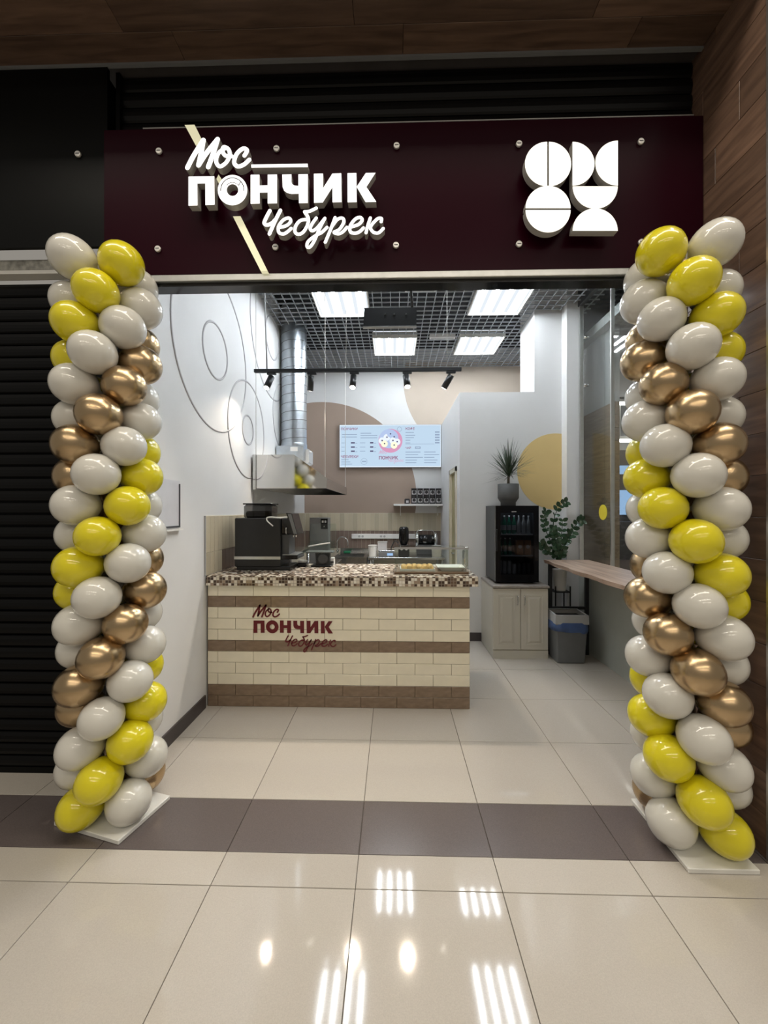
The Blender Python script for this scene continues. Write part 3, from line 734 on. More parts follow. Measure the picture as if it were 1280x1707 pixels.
# coffee machine, seen from its side (front faces right)
q0 = cpt(391, 951); ym = q0.y; Zc = zc1
xm0, xm1 = atY(391, 951, ym).x, atY(467, 951, ym).x; zm = atY(391, 863.5, ym).z
xfr = atY(489, 930, ym).x
cm = thing('coffee_machine', 'black automatic coffee machine on the left end of the counter', 'coffee machine', ((xm0+xm1)/2, ym+0.15, Zc))
MB().cbox(xm0, xm1, ym, ym+0.30, Zc+0.03, zm, 0.006).build('body', 'black_plastic', cm)
MB().cbox(xm0+.012, xfr-0.03, ym+.01, ym+0.29, Zc, Zc+0.035, 0.006).build('foot_base', 'black_plastic', cm)
zs = atY(400, 930, ym).z
MB().box(xm0-0.004, xm1+0.001, ym-0.003, ym+0.302, zs-0.012, zs+0.012).build('trim_strip', 'alu', cm)
MB().cbox(xm1, xfr-0.015, ym+0.03, ym+0.27, atY(467, 891, ym).z, zm-0.005, 0.006).build('brew_head', 'black_gloss', cm)
MB().cbox(xm1, xfr-0.05, ym+0.05, ym+0.25, zs, atY(467, 891, ym).z, 0.004).build('rear_panel', 'dark_grey', cm)
tr = MB().cbox(xm1, xfr+0.03, ym+0.02, ym+0.28, zs-0.015, zs+0.022, 0.004).build('drip_tray', 'black_gloss', cm)
MB().box(xm1+.01, xfr+0.02, ym+0.03, ym+0.27, zs+0.022, zs+0.026).build('drip_grid', 'alu', tr)
MB().tube([(xm1+0.045, ym+0.028, zm-0.075), (xm1+0.045, ym+0.02, zm-0.09), (xm1+0.045, ym+0.02, zm-0.13), (xm1+0.045, ym+0.028, zm-0.14)], 0.005).build('door_handle', 'chrome', cm)
for dx in (0.018, 0.042): MB().tube([(xfr-0.04+dx-.01, ym+0.12, atY(467, 891, ym).z-0.03), (xfr-0.04+dx-.01, ym+0.12, atY(467, 891, ym).z)], 0.007).build('coffee_spout', 'chrome', cm)
a, b = atY(409, 863, ym+.1), atY(455, 839, ym+.1)
cx, rr = (a.x+b.x)/2, (b.x-a.x)/2
hp = MB().cbox(a.x, b.x, ym+0.05, ym+0.25, zm-0.004, b.z-0.012, 0.015).build('bean_hopper', 'hopper', cm)
MB().cbox(a.x+.012, b.x-.012, ym+0.065, ym+0.235, zm, zm+0.06, 0.015).build('beans', 'soil', hp)
MB().cbox(a.x-0.004, b.x+0.004, ym+0.045, ym+0.255, b.z-0.012, b.z, 0.004).build('hopper_lid', 'black_gloss', hp)
# touch screen tilted on the front
sa, sb = atY(481, 855, ym+0.1), atY(491, 890, ym+0.1)
scp = [(sa.x, sa.z), (sa.x+0.050, sa.z-0.006), (sb.x+0.045, sb.z), (sb.x-0.005, sb.z-0.004)]
tb_ = MB().prism([(x, ym+0.02, z) for x, z in scp], [(x, ym+0.26, z) for x, z in scp]).build('touch_screen', 'black_gloss', cm)
MB().prism([(x, ym+0.018, z) for x, z in [(scp[1][0]-.036, scp[1][1]-.002), (scp[1][0]-.004, scp[1][1]-.004), (scp[2][0]-.004, scp[2][1]+.004), (scp[2][0]-.032, scp[2][1]+.004)]],
           [(x, ym+0.021, z) for x, z in [(scp[1][0]-.036, scp[1][1]-.002), (scp[1][0]-.004, scp[1][1]-.004), (scp[2][0]-.004, scp[2][1]+.004), (scp[2][0]-.032, scp[2][1]+.004)]]).build('screen_side', 'grey_plastic', tb_)
# milk hose
pz = [atY(u, v, ym-0.012) for u, v in ((479, 862), (466, 863), (450, 862), (444.5, 864), (446, 869), (455, 877))]
MB().tube(catmull(pz, 5), 0.0055, 8).build('milk_hose', 'white_plastic', cm)
# card reader
c = cpt(504, 944)
cr2 = thing('card_reader', 'small white and black card reader between coffee machine and stand', 'card reader', (c.x, c.y, Zc))
MB().cbox(c.x-0.042, c.x+0.042, c.y-0.03, c.y+0.05, Zc, Zc+0.035, 0.008).build('body', 'black_plastic', cr2)
MB().cbox(c.x-0.038, c.x+0.040, c.y-0.026, c.y+0.046, Zc+0.035, Zc+0.056, 0.008).build('top_shell', 'white_plastic', cr2)
MB().tube(catmull([(c.x-0.04, c.y+.01, Zc+.015), (c.x-0.055, c.y-.01, Zc+.006), (c.x-.065, c.y-.04, Zc+.006), (c.x-.05, c.y-.06, Zc+.006)], 5), 0.005).build('cable', 'white_plastic', cr2)
# terminal stand with glass-topped tray (seen from behind)
c = cpt(537, 945)
ps = thing('terminal_stand', 'black till terminal stand with tilted glassy screen, back turned to the viewer', 'till terminal', (c.x, c.y+0.05, Zc))
MB().cbox(c.x-0.105, c.x+0.085, c.y-0.01, c.y+0.15, Zc, Zc+0.016, 0.006).build('foot_plate', 'black_plastic', ps)
zt2 = atY(537, 922, c.y).z
MB().prism([(c.x-0.06, c.y+.02, Zc+.016), (c.x+0.06, c.y+.02, Zc+.016), (c.x+0.065, c.y+.03, zt2), (c.x-0.07, c.y+.03, zt2)],
           [(c.x-0.06, c.y+.11, Zc+.016), (c.x+0.06, c.y+.11, Zc+.016), (c.x+0.06, c.y+.12, zt2), (c.x-0.06, c.y+.12, zt2)]).build('neck', 'black_plastic', ps)
MB().lathe([(0.052, 0.0), (0.050, -0.010), (0.035, -0.014)], (c.x, c.y+.02, (Zc+zt2)/2+.008), 24, axis='y').build('round_cover', 'dark_grey', ps)
g = [atY(u, v, c.y) for u, v in ((504, 920), (558, 922), (552, 907), (511, 906))]
scr = MB().prism([(g[0].x, c.y-.02, zt2), (g[1].x, c.y-.02, zt2), (g[1].x, c.y-.02, zt2+.012), (g[0].x, c.y-.02, zt2+.012)],
           [(g[3].x, c.y+.20, zt2+.085), (g[2].x, c.y+.20, zt2+.085), (g[2].x, c.y+.20, zt2+.098), (g[3].x, c.y+.20, zt2+.098)]).build('screen_slab', 'glass_clear', ps)
MB().box(g[0].x+.03, g[1].x-.02, c.y+.0, c.y+.13, zt2+.001, zt2+.012).build('mount_plate', 'grey_plastic', ps)
gl = MB().prism([(g[0].x-.01, c.y+.22, zt2+.02), (g[1].x-.01, c.y+.22, zt2+.02), (g[1].x-.03, c.y+.26, zt2+.26), (g[0].x+.02, c.y+.26, zt2+.26)],
           [(g[0].x-.01, c.y+.225, zt2+.02), (g[1].x-.01, c.y+.225, zt2+.02), (g[1].x-.03, c.y+.265, zt2+.26), (g[0].x+.02, c.y+.265, zt2+.26)]).build('glass_guard', 'glass_clear', ps)
MB().tube([atY(514, 911, c.y+.05), atY(536, 907, c.y+.05), atY(550, 905, c.y+.05)], 0.006).build('edge_clip', 'white_plastic', ps)
c = cpt(553, 943)
bx2 = thing('sugar_box', 'small white carton right of the black stand', 'carton', (c.x, c.y, Zc))
MB().cbox(c.x-0.018, c.x+0.018, c.y+.02, c.y+0.08, Zc, Zc+0.07, 0.003).build('carton', 'white_plastic', bx2)
MB().box(c.x-0.014, c.x+0.014, c.y+.0185, c.y+.0202, Zc+0.02, Zc+0.04).build('label_band', 'dark_grey', bx2)

# glass display case with pastries
a = cpt(657, 957); b = cpt(781, 957); yc0 = a.y; yc1 = yc0+0.27
dc = thing('display_case', 'glass pastry display case with wooden base on the counter', 'display case', ((a.x+b.x)/2, (yc0+yc1)/2, Zc))
ztp = atY(700, 915, yc0).z
MB().cbox(a.x, b.x, yc0, yc1, Zc, Zc+0.018, 0.003).build('base', 'case_wood', dc)
MB().box(a.x+.005, b.x-.005, yc0+.004, yc0+.008, Zc+0.018, ztp).build('front_glass', 'glass_clear', dc)
MB().box(a.x+.005, b.x-.005, yc0+.004, yc1-.01, ztp, ztp+0.005).build('top_glass', 'glass_clear', dc)
for xx in (a.x+.005, b.x-.009): MB().box(xx, xx+.004, yc0+.008, yc1-.01, Zc+0.018, ztp).build('side_glass', 'glass_clear', dc)
for xx in (a.x+.002, b.x-.02):
    MB().cbox(xx, xx+.018, yc0+.002, yc0+.02, Zc+0.018, Zc+.05, 0.003).build('glass_clamp', 'chrome', dc)
MB().cbox(b.x-.03, b.x, yc0+.03, yc0+.06, Zc+0.06, ztp+.01, 0.006).build('hinge_bracket', 'chrome', dc)
MB().box(a.x, b.x, yc0, yc0+.006, ztp-.004, ztp+.012).build('edge_strip', 'light_grey', dc)
ta, tb2 = atY(667, 952, yc0+.03).x, atY(725, 952, yc0+.03).x; zb0 = Zc+0.018
t = thing('pastry_tray', 'long white tray of pastries inside the display case', 'tray', ((ta+tb2)/2, yc0+.12, zb0))
MB().cbox(ta, tb2, yc0+.03, yc0+.21, zb0, zb0+.006, 0.002).build('tray_floor', 'white_plastic', t)
MB().box(ta, tb2, yc0+.03, yc0+.034, zb0+.006, zb0+.02).box(ta, tb2, yc0+.206, yc0+.21, zb0+.006, zb0+.02).box(ta, ta+.004, yc0+.034, yc0+.206, zb0+.006, zb0+.02).box(tb2-.004, tb2, yc0+.034, yc0+.206, zb0+.006, zb0+.02).build('tray_rim', 'white_plastic', t)
def pastry_mesh(sd):
    rn = random.Random(sd); pr = [(0.004, 0), (0.022, 0.001), (0.029, 0.010), (0.030, 0.020), (0.025, 0.032), (0.014, 0.040), (0.002, 0.042)]
    return MB().lathe(pr, n=14).mesh('pastry', 'pastry')
pm = pastry_mesh(1); step = (tb2-ta-0.02)/6
for r in range(2):
    for k in range(6):
        o = inst('pastry', pm, (ta+.01+step*(k+.5), yc0+.075+r*.07, zb0+.0062), None, (0, 0, k*1.3), (0.82, 0.95, 0.95+0.1*((k*7+r*3) % 3)/2))
        tag(o, 'small round golden pastry on the long tray, '+('front' if r == 0 else 'back')+' row, '+['first', 'second', 'third', 'fourth', 'fifth', 'sixth'][k]+' from left', 'pastry', 'golden pastries in the display case')
pa, pb = atY(733, 952, yc0+.04).x, atY(773, 952, yc0+.04).x
t = thing('paper_plate', 'empty square white plate right of the pastries', 'plate', ((pa+pb)/2, yc0+.13, zb0))
f_ = [(pa+.02, yc0+.06, zb0), (pb-.02, yc0+.06, zb0), (pb-.02, yc0+.19, zb0), (pa+.02, yc0+.19, zb0)]
g_ = [(pa-.012, yc0+.035, zb0+.032), (pb+.006, yc0+.035, zb0+.032), (pb+.006, yc0+.22, zb0+.032), (pa-.012, yc0+.22, zb0+.032)]
MB().add(f_+g_+[(x*1.0, y, z+.003) for x, y, z in f_], [(0, 1, 5, 4), (1, 2, 6, 5), (2, 3, 7, 6), (3, 0, 4, 7), (8, 9, 10, 11), (3, 2, 1, 0)]).build('plate_dish', 'white_plastic', t)
MB().box(pa-.016, pb+.010, yc0+.031, yc0+.036, zb0+.030, zb0+.034).box(pa-.016, pb+.010, yc0+.219, yc0+.224, zb0+.030, zb0+.034).box(pa-.016, pa-.011, yc0+.036, yc0+.219, zb0+.030, zb0+.034).box(pb+.005, pb+.010, yc0+.036, yc0+.219, zb0+.030, zb0+.034).build('plate_rim', 'white_plastic', t)

# ================================================================== BACK KITCHEN
ZK = 0.865; YK = 5.72
sx0, sx1 = atY(556, 930, YK).x, atY(611, 930, YK).x
sk = thing('sink_unit', 'stainless steel sink unit against the tiled back wall', 'sink', ((sx0+sx1)/2, 6.05, 0))
MB().box(sx0, sx1, YK, YK+.05, ZK-.04, ZK).box(sx0, sx1, 6.2, YB-.02, ZK-.04, ZK).box(sx0, sx0+.05, YK+.05, 6.2, ZK-.04, ZK).box(sx1-.05, sx1, YK+.05, 6.2, ZK-.04, ZK).build('rim', 'steel', sk)
MB().box(sx0+.05, sx1-.05, YK+.05, 6.2, ZK-.30, ZK-.29).box(sx0+.05, sx0+.055, YK+.05, 6.2, ZK-.29, ZK-.04).box(sx1-.055, sx1-.05, YK+.05, 6.2, ZK-.29, ZK-.04).box(sx0+.05, sx1-.05, YK+.05, YK+.055, ZK-.29, ZK-.04).box(sx0+.05, sx1-.05, 6.195, 6.2, ZK-.29, ZK-.04).build('basin', 'steel', sk)
MB().box(sx0, sx1, YB-.02, YB-.012, ZK-.04, ZK+.06).build('upstand', 'steel', sk)
MB().box(sx0, sx1, YK-.006, YK, ZK-.30, ZK).build('apron', 'steel', sk)
for (x, y) in ((sx0+.02, YK+.02), (sx1-.02, YK+.02), (sx0+.02, YB-.05), (sx1-.02, YB-.05)): MB().tube([(x, y, 0), (x, y, ZK-.04)], .018).build('leg', 'steel', sk)
fb = atY(562, 917, 6.3)
fp = [(fb.x, 6.3, ZK)]+[(fb.x, 6.3, ZK+.12)]+[(fb.x+.09-.09*math.cos(PI*k/8), 6.3-.08*k/8, ZK+.17+.09*math.sin(PI*k/8)) for k in range(9)]+[(fb.x+.18, 6.21, ZK+.12)]
fc = thing('faucet', 'arched chrome faucet at the back edge of the sink', 'faucet', (fb.x, 6.3, ZK))
MB().tube(catmull(fp, 3), .011).build('spout', 'chrome', fc)
MB().lathe([(.022, 0), (.022, .035), (.014, .05)], (fb.x, 6.3, ZK), 14).build('base', 'chrome', fc)
MB().tube([(fb.x+.02, 6.3, ZK+.04), (fb.x+.06, 6.27, ZK+.06)], .007).build('lever', 'chrome', fc)
spg = inst('sponge', MB().cbox(-.055, .055, -.035, .035, 0, .03, .006).mesh('sponge', 'sponge'), (fb.x+.16, 6.30, ZK))
tag(spg, 'dark green sponge on the rear rim of the sink', 'sponge')
# steel table, right
kx0, kx1 = sx1+.02, XP-.03
kt = thing('steel_table', 'stainless steel work table under the power strip', 'table', ((kx0+kx1)/2, 6.05, 0))
MB().cbox(kx0, kx1, YK-.03, YB-.02, ZK-.035, ZK, .004).build('table_top', 'steel', kt)
MB().cbox(kx0+.03, kx1-.03, YK+.02, YB-.05, .25, .27, .004).build('lower_shelf', 'steel', kt)
for (x, y) in ((kx0+.04, YK+.02), (kx1-.04, YK+.02), (kx0+.04, YB-.07), (kx1-.04, YB-.07)): MB().tube([(x, y, 0), (x, y, ZK-.035)], .02).build('leg', 'steel', kt)
def kx(u, y): return atY(u, 920, y).x
def canister(u0, u1, v1, y, label, name, mt, lid=None):
    x0, x1 = kx(u0, y), kx(u1, y); h = atY(u0, v1, y).z-ZK; r = (x1-x0)/2
    t = thing(name, label, 'container', ((x0+x1)/2, y, ZK))
    MB().lathe([(r*.86, 0), (r*.90, .01), (r, h-.02), (r, h-.012), (r*1.06, h-.012), (r*1.06, h), (r*.9, h), (r*.88, h-.01)], ((x0+x1)/2, y, ZK), 22).build('tub', mt, t)
    MB().lathe([(r*.2, h-.002), (r*.98, h-.002), (r*.98, h+.006), (r*.2, h+.008)], ((x0+x1)/2, y, ZK), 22).build('lid', lid or mt, t)
canister(614, 629, 909, 5.85, 'white plastic canister left of the kitchen scale', 'canister', 'white_plastic')
canister(719, 737, 910, 5.80, 'pale green bucket at the right end of the steel table', 'bucket', 'cabinet', 'white_plastic')
# kitchen scale with container
x0, x1 = kx(631, 5.85), kx(657, 5.85)
t = thing('kitchen_scale', 'grey kitchen scale with a blue display', 'scale', ((x0+x1)/2, 5.85, ZK))
MB().cbox(x0, x1, 5.75, 5.98, ZK, ZK+.07, .008).build('body', 'grey_plastic', t)
MB().cbox(x0-.005, x1+.005, 5.77, 5.99, ZK+.075, ZK+.09, .004).build('pan', 'steel', t)
MB().box(x0+.03, x1-.03, 5.80, 5.96, ZK+.068, ZK+.077).build('pan_support', 'grey_plastic', t)
MB().box(x0+.13, x1-.02, 5.746, 5.751, ZK+.02, ZK+.055).build('display', 'hall_screen', t)
x0b, x1b = kx(630, 5.9), kx(645, 5.9)
t = thing('plastic_box', 'clear grey plastic box standing on the kitchen scale', 'box', ((x0b+x1b)/2, 5.88, ZK+.09))
MB().box(x0b, x1b, 5.80, 5.804, ZK+.09, ZK+.21).box(x0b, x1b, 5.956, 5.96, ZK+.09, ZK+.21).box(x0b, x0b+.004, 5.804, 5.956, ZK+.09, ZK+.21).box(x1b-.004, x1b, 5.804, 5.956, ZK+.09, ZK+.21).box(x0b, x1b, 5.8, 5.96, ZK+.09, ZK+.094).build('box_walls', 'paper_grey', t)
MB().box(x0b-.004, x1b+.004, 5.796, 5.964, ZK+.205, ZK+.214).build('box_rim', 'light_grey', t)
# black blender
x0, x1 = kx(664, 5.85), kx(682, 5.85); xc = (x0+x1)/2; r = (x1-x0)/2; hz = atY(670, 878, 5.85).z-ZK
t = thing('blender', 'tall black blender with two round knobs on the steel table', 'blender', (xc, 5.85, ZK))
MB().cbox(xc-r, xc+r, 5.77, 5.93, ZK, ZK+.17, .012).build('motor_base', 'black_plastic', t)
MB().lathe([(r*.55, .17), (r*.7, .20), (r*.92, .25), (r*.92, hz-.06), (r*.85, hz-.02), (r*.6, hz)], (xc, 5.85, ZK), 22).build('jug', 'black_gloss', t)
for dx in (-.035, .035): MB().lathe([(.022, 0), (.022, -.02), (.016, -.024)], (xc+dx, 5.77, ZK+.12), 16, axis='y').build('knob', 'white_plastic', t)
MB().tube(catmull([(xc-r, 5.8, ZK+.20), (xc-r-.05, 5.98, ZK+.22), (xc-r-.10, 6.05, ZK+.13), (xc-r-.12, 6.1, ZK+.02)], 5), .008).build('cable', 'dark_grey', t)
# drum mixer / dough roller
x0, x1 = kx(692, 6.12), kx(728, 6.12); zz = atY(700, 900, 6.12).z
t = thing('dough_mixer', 'horizontal black drum machine with steel end rims on the steel table', 'mixer', ((x0+x1)/2, 6.12, ZK))
MB().lathe([(.085, x0+.04), (.085, x1-.04)], (0, 6.12, zz), 28, axis='x').build('drum', 'black_gloss', t)
for a in (x0, x1-.05): MB().lathe([(.06, a), (.115, a+.004), (.118, a+.02), (.118, a+.04), (.09, a+.05)], (0, 6.12, zz), 28, axis='x').build('end_rim', 'chrome', t)
MB().cbox(x0+.02, x1-.02, 6.04, 6.20, ZK, zz-.07, .01).build('stand', 'dark_grey', t)
MB().tube([(x0+.02, 6.12, zz+.115), (x0+.05, 6.12, zz+.15), (x1-.07, 6.12, zz+.15), (x1-.04, 6.12, zz+.115)], .006).build('carry_handle', 'chrome', t)
# fryer / tall grey machine on the left with control panel
yf = 5.0
x0, x1 = atY(516, 900, yf).x, atY(547.5, 900, yf).x; z1 = atY(530, 863, yf).z
t = thing('donut_fryer', 'grey metal fryer tower with a black control panel behind the till terminal', 'fryer', ((x0+x1)/2, yf+.1, 0))
MB().cbox(x0, x1, yf, yf+.16, .86, z1, .006).build('tower', 'grey_plastic', t)
MB().cbox(x0-.02, x1+.12, yf-.35, yf+.4, .80, .88, .006).build('tank', 'steel', t)
MB().cbox(x0, x1+.10, yf-.32, yf+.38, .1, .80, .006).build('stand', 'steel', t)
for (a, b) in ((x0+.03, yf-.28), (x1+.07, yf-.28), (x0+.03, yf+.34), (x1+.07, yf+.34)): MB().tube([(a, b, 0), (a, b, .1)], .02).build('foot', 'black_plastic', t)
pa, pb = atY(535, 865, yf), atY(546, 881.5, yf)
cp_ = MB().box(pa.x, pb.x, yf-.006, yf+.001, pb.z, pa.z).build('control_panel', 'black_gloss', t)
for i in range(2): MB().box(pa.x+.012+.035*i, pa.x+.035+.035*i, yf-.0075, yf-.0055, pa.z-.05, pa.z-.02).build('display_digit', 'light_grey', cp_)
MB().lathe([(.008, 0), (.008, -.006)], ((pa.x+pb.x)/2, yf-.006, pb.z+.03), 12, axis='y').build('button', 'light_grey', cp_)
# low grey steel side table with a crumpled bag, left of the fryer
yq = 4.6
x0, x1 = XL+.03, atY(516, 900, 5.0).x-.05; zq = atY(500, 921, yq).z
t = thing('prep_table', 'stainless prep table along the left wall beneath the hood', 'table', ((x0+x1)/2, yq+.3, 0))
MB().cbox(x0, x1, 4.05, 5.35, zq-.04, zq, .004).build('table_top', 'steel', t)
MB().box(x0+.02, x1-.01, 4.07, 4.08, .3, zq-.04).build('front_panel', 'steel', t)
for (a, b) in ((x0+.04, 4.12), (x1-.04, 4.12), (x0+.04, 5.3), (x1-.04, 5.3)): MB().tube([(a, b, 0), (a, b, zq-.04)], .02).build('leg', 'steel', t)
# white power rail on the back wall
a, b = atY(586, 890, YB-.03), atY(695, 898, YB-.03)
t = thing('power_strip', 'white power socket rail on the dark tile row', 'socket rail', (a.x, YB-.03, b.z))
MB().cbox(a.x, b.x, YB-.045, YB-.0105, b.z, a.z, .005).build('rail', 'white_plastic', t)
for i in range(6):
    xx = a.x+.13+.055*(i % 2)+.36*(i//2)
    MB().lathe([(.019, 0), (.019, -.003), (.012, -.001)], (xx, YB-.045, (a.z+b.z)/2), 14, axis='y').build('socket', 'light_grey', t)
# wall shelf with tins
a, b = atY(656, 840, YB-.25), atY(735, 843, YB-.25)
shx1 = XP-.004
t = thing('wall_shelf', 'thin white shelf on the back wall below the menu screen', 'shelf', (a.x, YB-.12, b.z))
MB().box(a.x, shx1, YB-.25, YB-.001, b.z, a.z).build('shelf_board', 'white_plastic', t)
for xx in (atY(667, 845, YB-.1).x, shx1-.06): MB().box(xx, xx+.012, YB-.03, YB-.002, b.z-.16, b.z).box(xx, xx+.012, YB-.18, YB-.03, b.z-.02, b.z).build('bracket', 'white_metal', t)
zsh = a.z; tw = .095; th = .125
def tin(x, z, label, grp, hh=th, sideways=False):
    t = thing('coffee_tin', label, 'tin', (x, YB-.14, z), grp)
    MB().lathe([(tw*.47, 0), (tw*.48, .004), (tw*.48, hh-.012), (tw*.50, hh-.010), (tw*.50, hh), (tw*.3, hh+.001)], (x, YB-.14, z), 20).build('tin_body', 'can_dark', t)
    b = MB(); n = 9; vs = []; fs = []
    for k in range(n+1):
        an = -PI/2+(k/n-.5)*1.7
        for zz in (.025, hh-.035): vs.append((x+tw*.488*math.cos(an), YB-.14+tw*.488*math.sin(an), z+zz))
    for k in range(n): fs.append((2*k, 2*k+2, 2*k+3, 2*k+1))
    b.add(vs, fs, 0, True).build('paper_label', 'can_label', t)
    MB().lathe([(.026, 0), (.026, -.0035)], (x, YB-.14-tw*.486, z+hh*.5), 16, axis='y').build('label_mark', 'can_dark', t)
for k in range(5):
    x = shx1-.055-.099*k
    od = ['first', 'second', 'third', 'fourth', 'fifth'][k]
    tin(x, zsh, f'dark tin with pale round-marked label, bottom row, {od} from the partition', 'tins on the wall shelf')
    tin(x, zsh+th+.002, f'dark tin with pale round-marked label, top row, {od} from the partition', 'tins on the wall shelf')
x = shx1-.055-.099*5.1
t = thing('coffee_bag', 'low dark packet at the left end of the row of tins', 'packet', (x, YB-.14, zsh))
MB().cbox(x-.045, x+.04, YB-.18, YB-.10, zsh, zsh+.085, .01).build('packet', 'can_dark', t)
MB().box(x-.02, x+.02, YB-.183, YB-.179, zsh+.02, zsh+.055).build('paper_label', 'can_label', t)

# ---------------------------------------------------------------- hood and duct
YH0, YH1 = 4.03, 5.78
hq = [atY(u, v, YH0) for u, v in ((417, 758), (489.5, 757.5), (544.5, 796.6), (544.5, 814), (417, 814))]
hx0 = XL+.02; hz_t, hz_l, hz_b = hq[0].z, hq[2].z, hq[3].z; hx_t, hx_l = hq[1].x, hq[2].x
hood = thing('extractor_hood', 'polished stainless extractor hood hung on the left wall', 'extractor hood', (-1.1, 4.9, hz_b))
def end_panel(y): 
    P = [(hx0, hz_t), (hx_t, hz_t), (hx_l, hz_l), (hx_l, hz_b), (hx0, hz_b)]
    MB().prism([(x, y, z) for x, z in P], [(x, y+.006, z) for x, z in P]).build('end_panel', 'mirror_steel', hood)
end_panel(YH0); end_panel(YH1-.006)
MB().box(hx0, hx_t, YH0+.006, YH1-.006, hz_t-.005, hz_t).build('top_plate', 'steel', hood)
MB().prism([(hx_t, YH0+.006, hz_t), (hx_l, YH0+.006, hz_l), (hx_l-.004, YH0+.006, hz_l-.006), (hx_t-.004, YH0+.006, hz_t-.006)],
           [(hx_t, YH1-.006, hz_t), (hx_l, YH1-.006, hz_l), (hx_l-.004, YH1-.006, hz_l-.006), (hx_t-.004, YH1-.006, hz_t-.006)]).build('slope_plate', 'mirror_steel', hood)
MB().box(hx_l-.006, hx_l, YH0+.006, YH1-.006, hz_b, hz_l-.004).build('front_lip', 'steel', hood)
MB().box(hx0, hx0+.006, YH0+.006, YH1-.006, hz_b, hz_t-.006).build('rear_plate', 'steel', hood)
for i in range(5):
    y = YH0+.12+i*.33
    MB().prism([(hx0+.05, y, hz_t-.10), (hx_l-.06, y, hz_b+.03), (hx_l-.06, y, hz_b+.05), (hx0+.05, y, hz_t-.08)], [(hx0+.05, y+.3, hz_t-.10), (hx_l-.06, y+.3, hz_b+.03), (hx_l-.06, y+.3, hz_b+.05), (hx0+.05, y+.3, hz_t-.08)]).build('grease_filter', 'galv', hood)
MB().cbox(hx0, hx0+.035, YH0-.012, YH0, hz_b-.01, hz_t, .003).build('corner_post', 'steel', hood)
for (x, y, zz) in ((hx0+.025, YH0+.02, hz_t-.1), (hx_l-.02, YH0+.02, hz_l-.05), (hx_l-.02, YH1-.03, hz_l-.02)):
    MB().tube([(x, y, zz), (x, y, ZC+.05)], .0035, 6).build('hanger_rod', 'white_metal', hood)
pb0, pb1 = atY(460, 743, 4.85), atY(506, 767, 4.85)
dt = thing('vent_duct', 'silver galvanised spiral duct rising from the hood to the ceiling', 'duct', (pb0.x+.2, 5.1, hz_t))
MB().cbox(pb0.x, pb1.x, 4.85, 5.33, hz_t, pb0.z, .004).build('plenum_box', 'galv', dt)
la, lb_ = atY(484, 745, 4.85), atY(496, 752, 4.85)
MB().box(la.x, lb_.x, 4.846, 4.851, lb_.z, la.z).build('type_plate', 'white_plastic', dt)
MB().tube([(pb1.x, 5.0, pb0.z-.06), (pb1.x+.07, 5.0, pb0.z-.06)], .012).build('cable_gland', 'white_plastic', dt)
MB().cbox(pb1.x, pb1.x+.045, 4.95, 5.2, hz_t+.03, pb0.z-.03, .004).build('motor_cover', 'light_grey', dt)
dcx, dcy, dr = atY(490, 640, 5.1).x, 5.1, 0.164
MB().lathe([(dr, pb0.z), (dr, ZC+.28)], (dcx, dcy, 0), 40, caps=False).build('duct_pipe', 'galv', dt)
zz = pb0.z+.05
seam = []
n = 15*24
for k in range(n+1):
    an = 2*PI*k/24; z = pb0.z+.03+(ZC-pb0.z+.15)*k/n
    seam.append((dcx+(dr+.001)*math.cos(an), dcy+(dr+.001)*math.sin(an), z))
sm_ = seam
MB().tube(sm_[:], .0036, 6).build('spiral_seam', 'grey_plastic', dt)
MB().lathe([(dr+.004, pb0.z), (dr+.006, pb0.z+.01), (dr+.006, pb0.z+.05), (dr+.004, pb0.z+.06)], (dcx, dcy, 0), 40, caps=False).build('collar', 'galv', dt)

# ---------------------------------------------------------------- track with five spots
YT = 3.8
ta, tb3 = atY(424, 619, YT), atY(769, 619, YT); zt_ = ta.z
tk = thing('track_rail', 'thin black lighting track hung across the shop', 'lighting track', ((ta.x+tb3.x)/2, YT, zt_))
MB().cbox(ta.x, tb3.x, YT-.017, YT+.017, zt_-.014, zt_+.018, .002).build('rail', 'black_matte', tk)
for u in (445, 577, 745):
    p = atY(u, 616, YT); MB().tube([(p.x, YT, zt_+.018), (p.x-(.03 if u == 445 else 0), YT, ZC+.02)], .0075 if u == 445 else .002, 6).build('suspension_cable', 'light_grey' if u == 445 else 'white_metal', tk)
spots = [((451, 624), (-.22, -.40, -.88), 1, 'black track spot nearest the left wall, tilted forward with lit lens'),
         ((518, 624), (-.15, .50, -.85), 0, 'black track spot in front of the silver duct, lens turned away'),
         ((589, 624), (-.03, -.40, -.9), 1, 'black track spot in the middle of the track, lit lens facing forward'),
         ((677, 623), (.10, -.42, -.88), 1, 'black track spot second from the right end, lit lens facing forward'),
         ((750, 623), (-.48, .35, -.8), 0, 'black track spot at the right end, tilted to the left')]
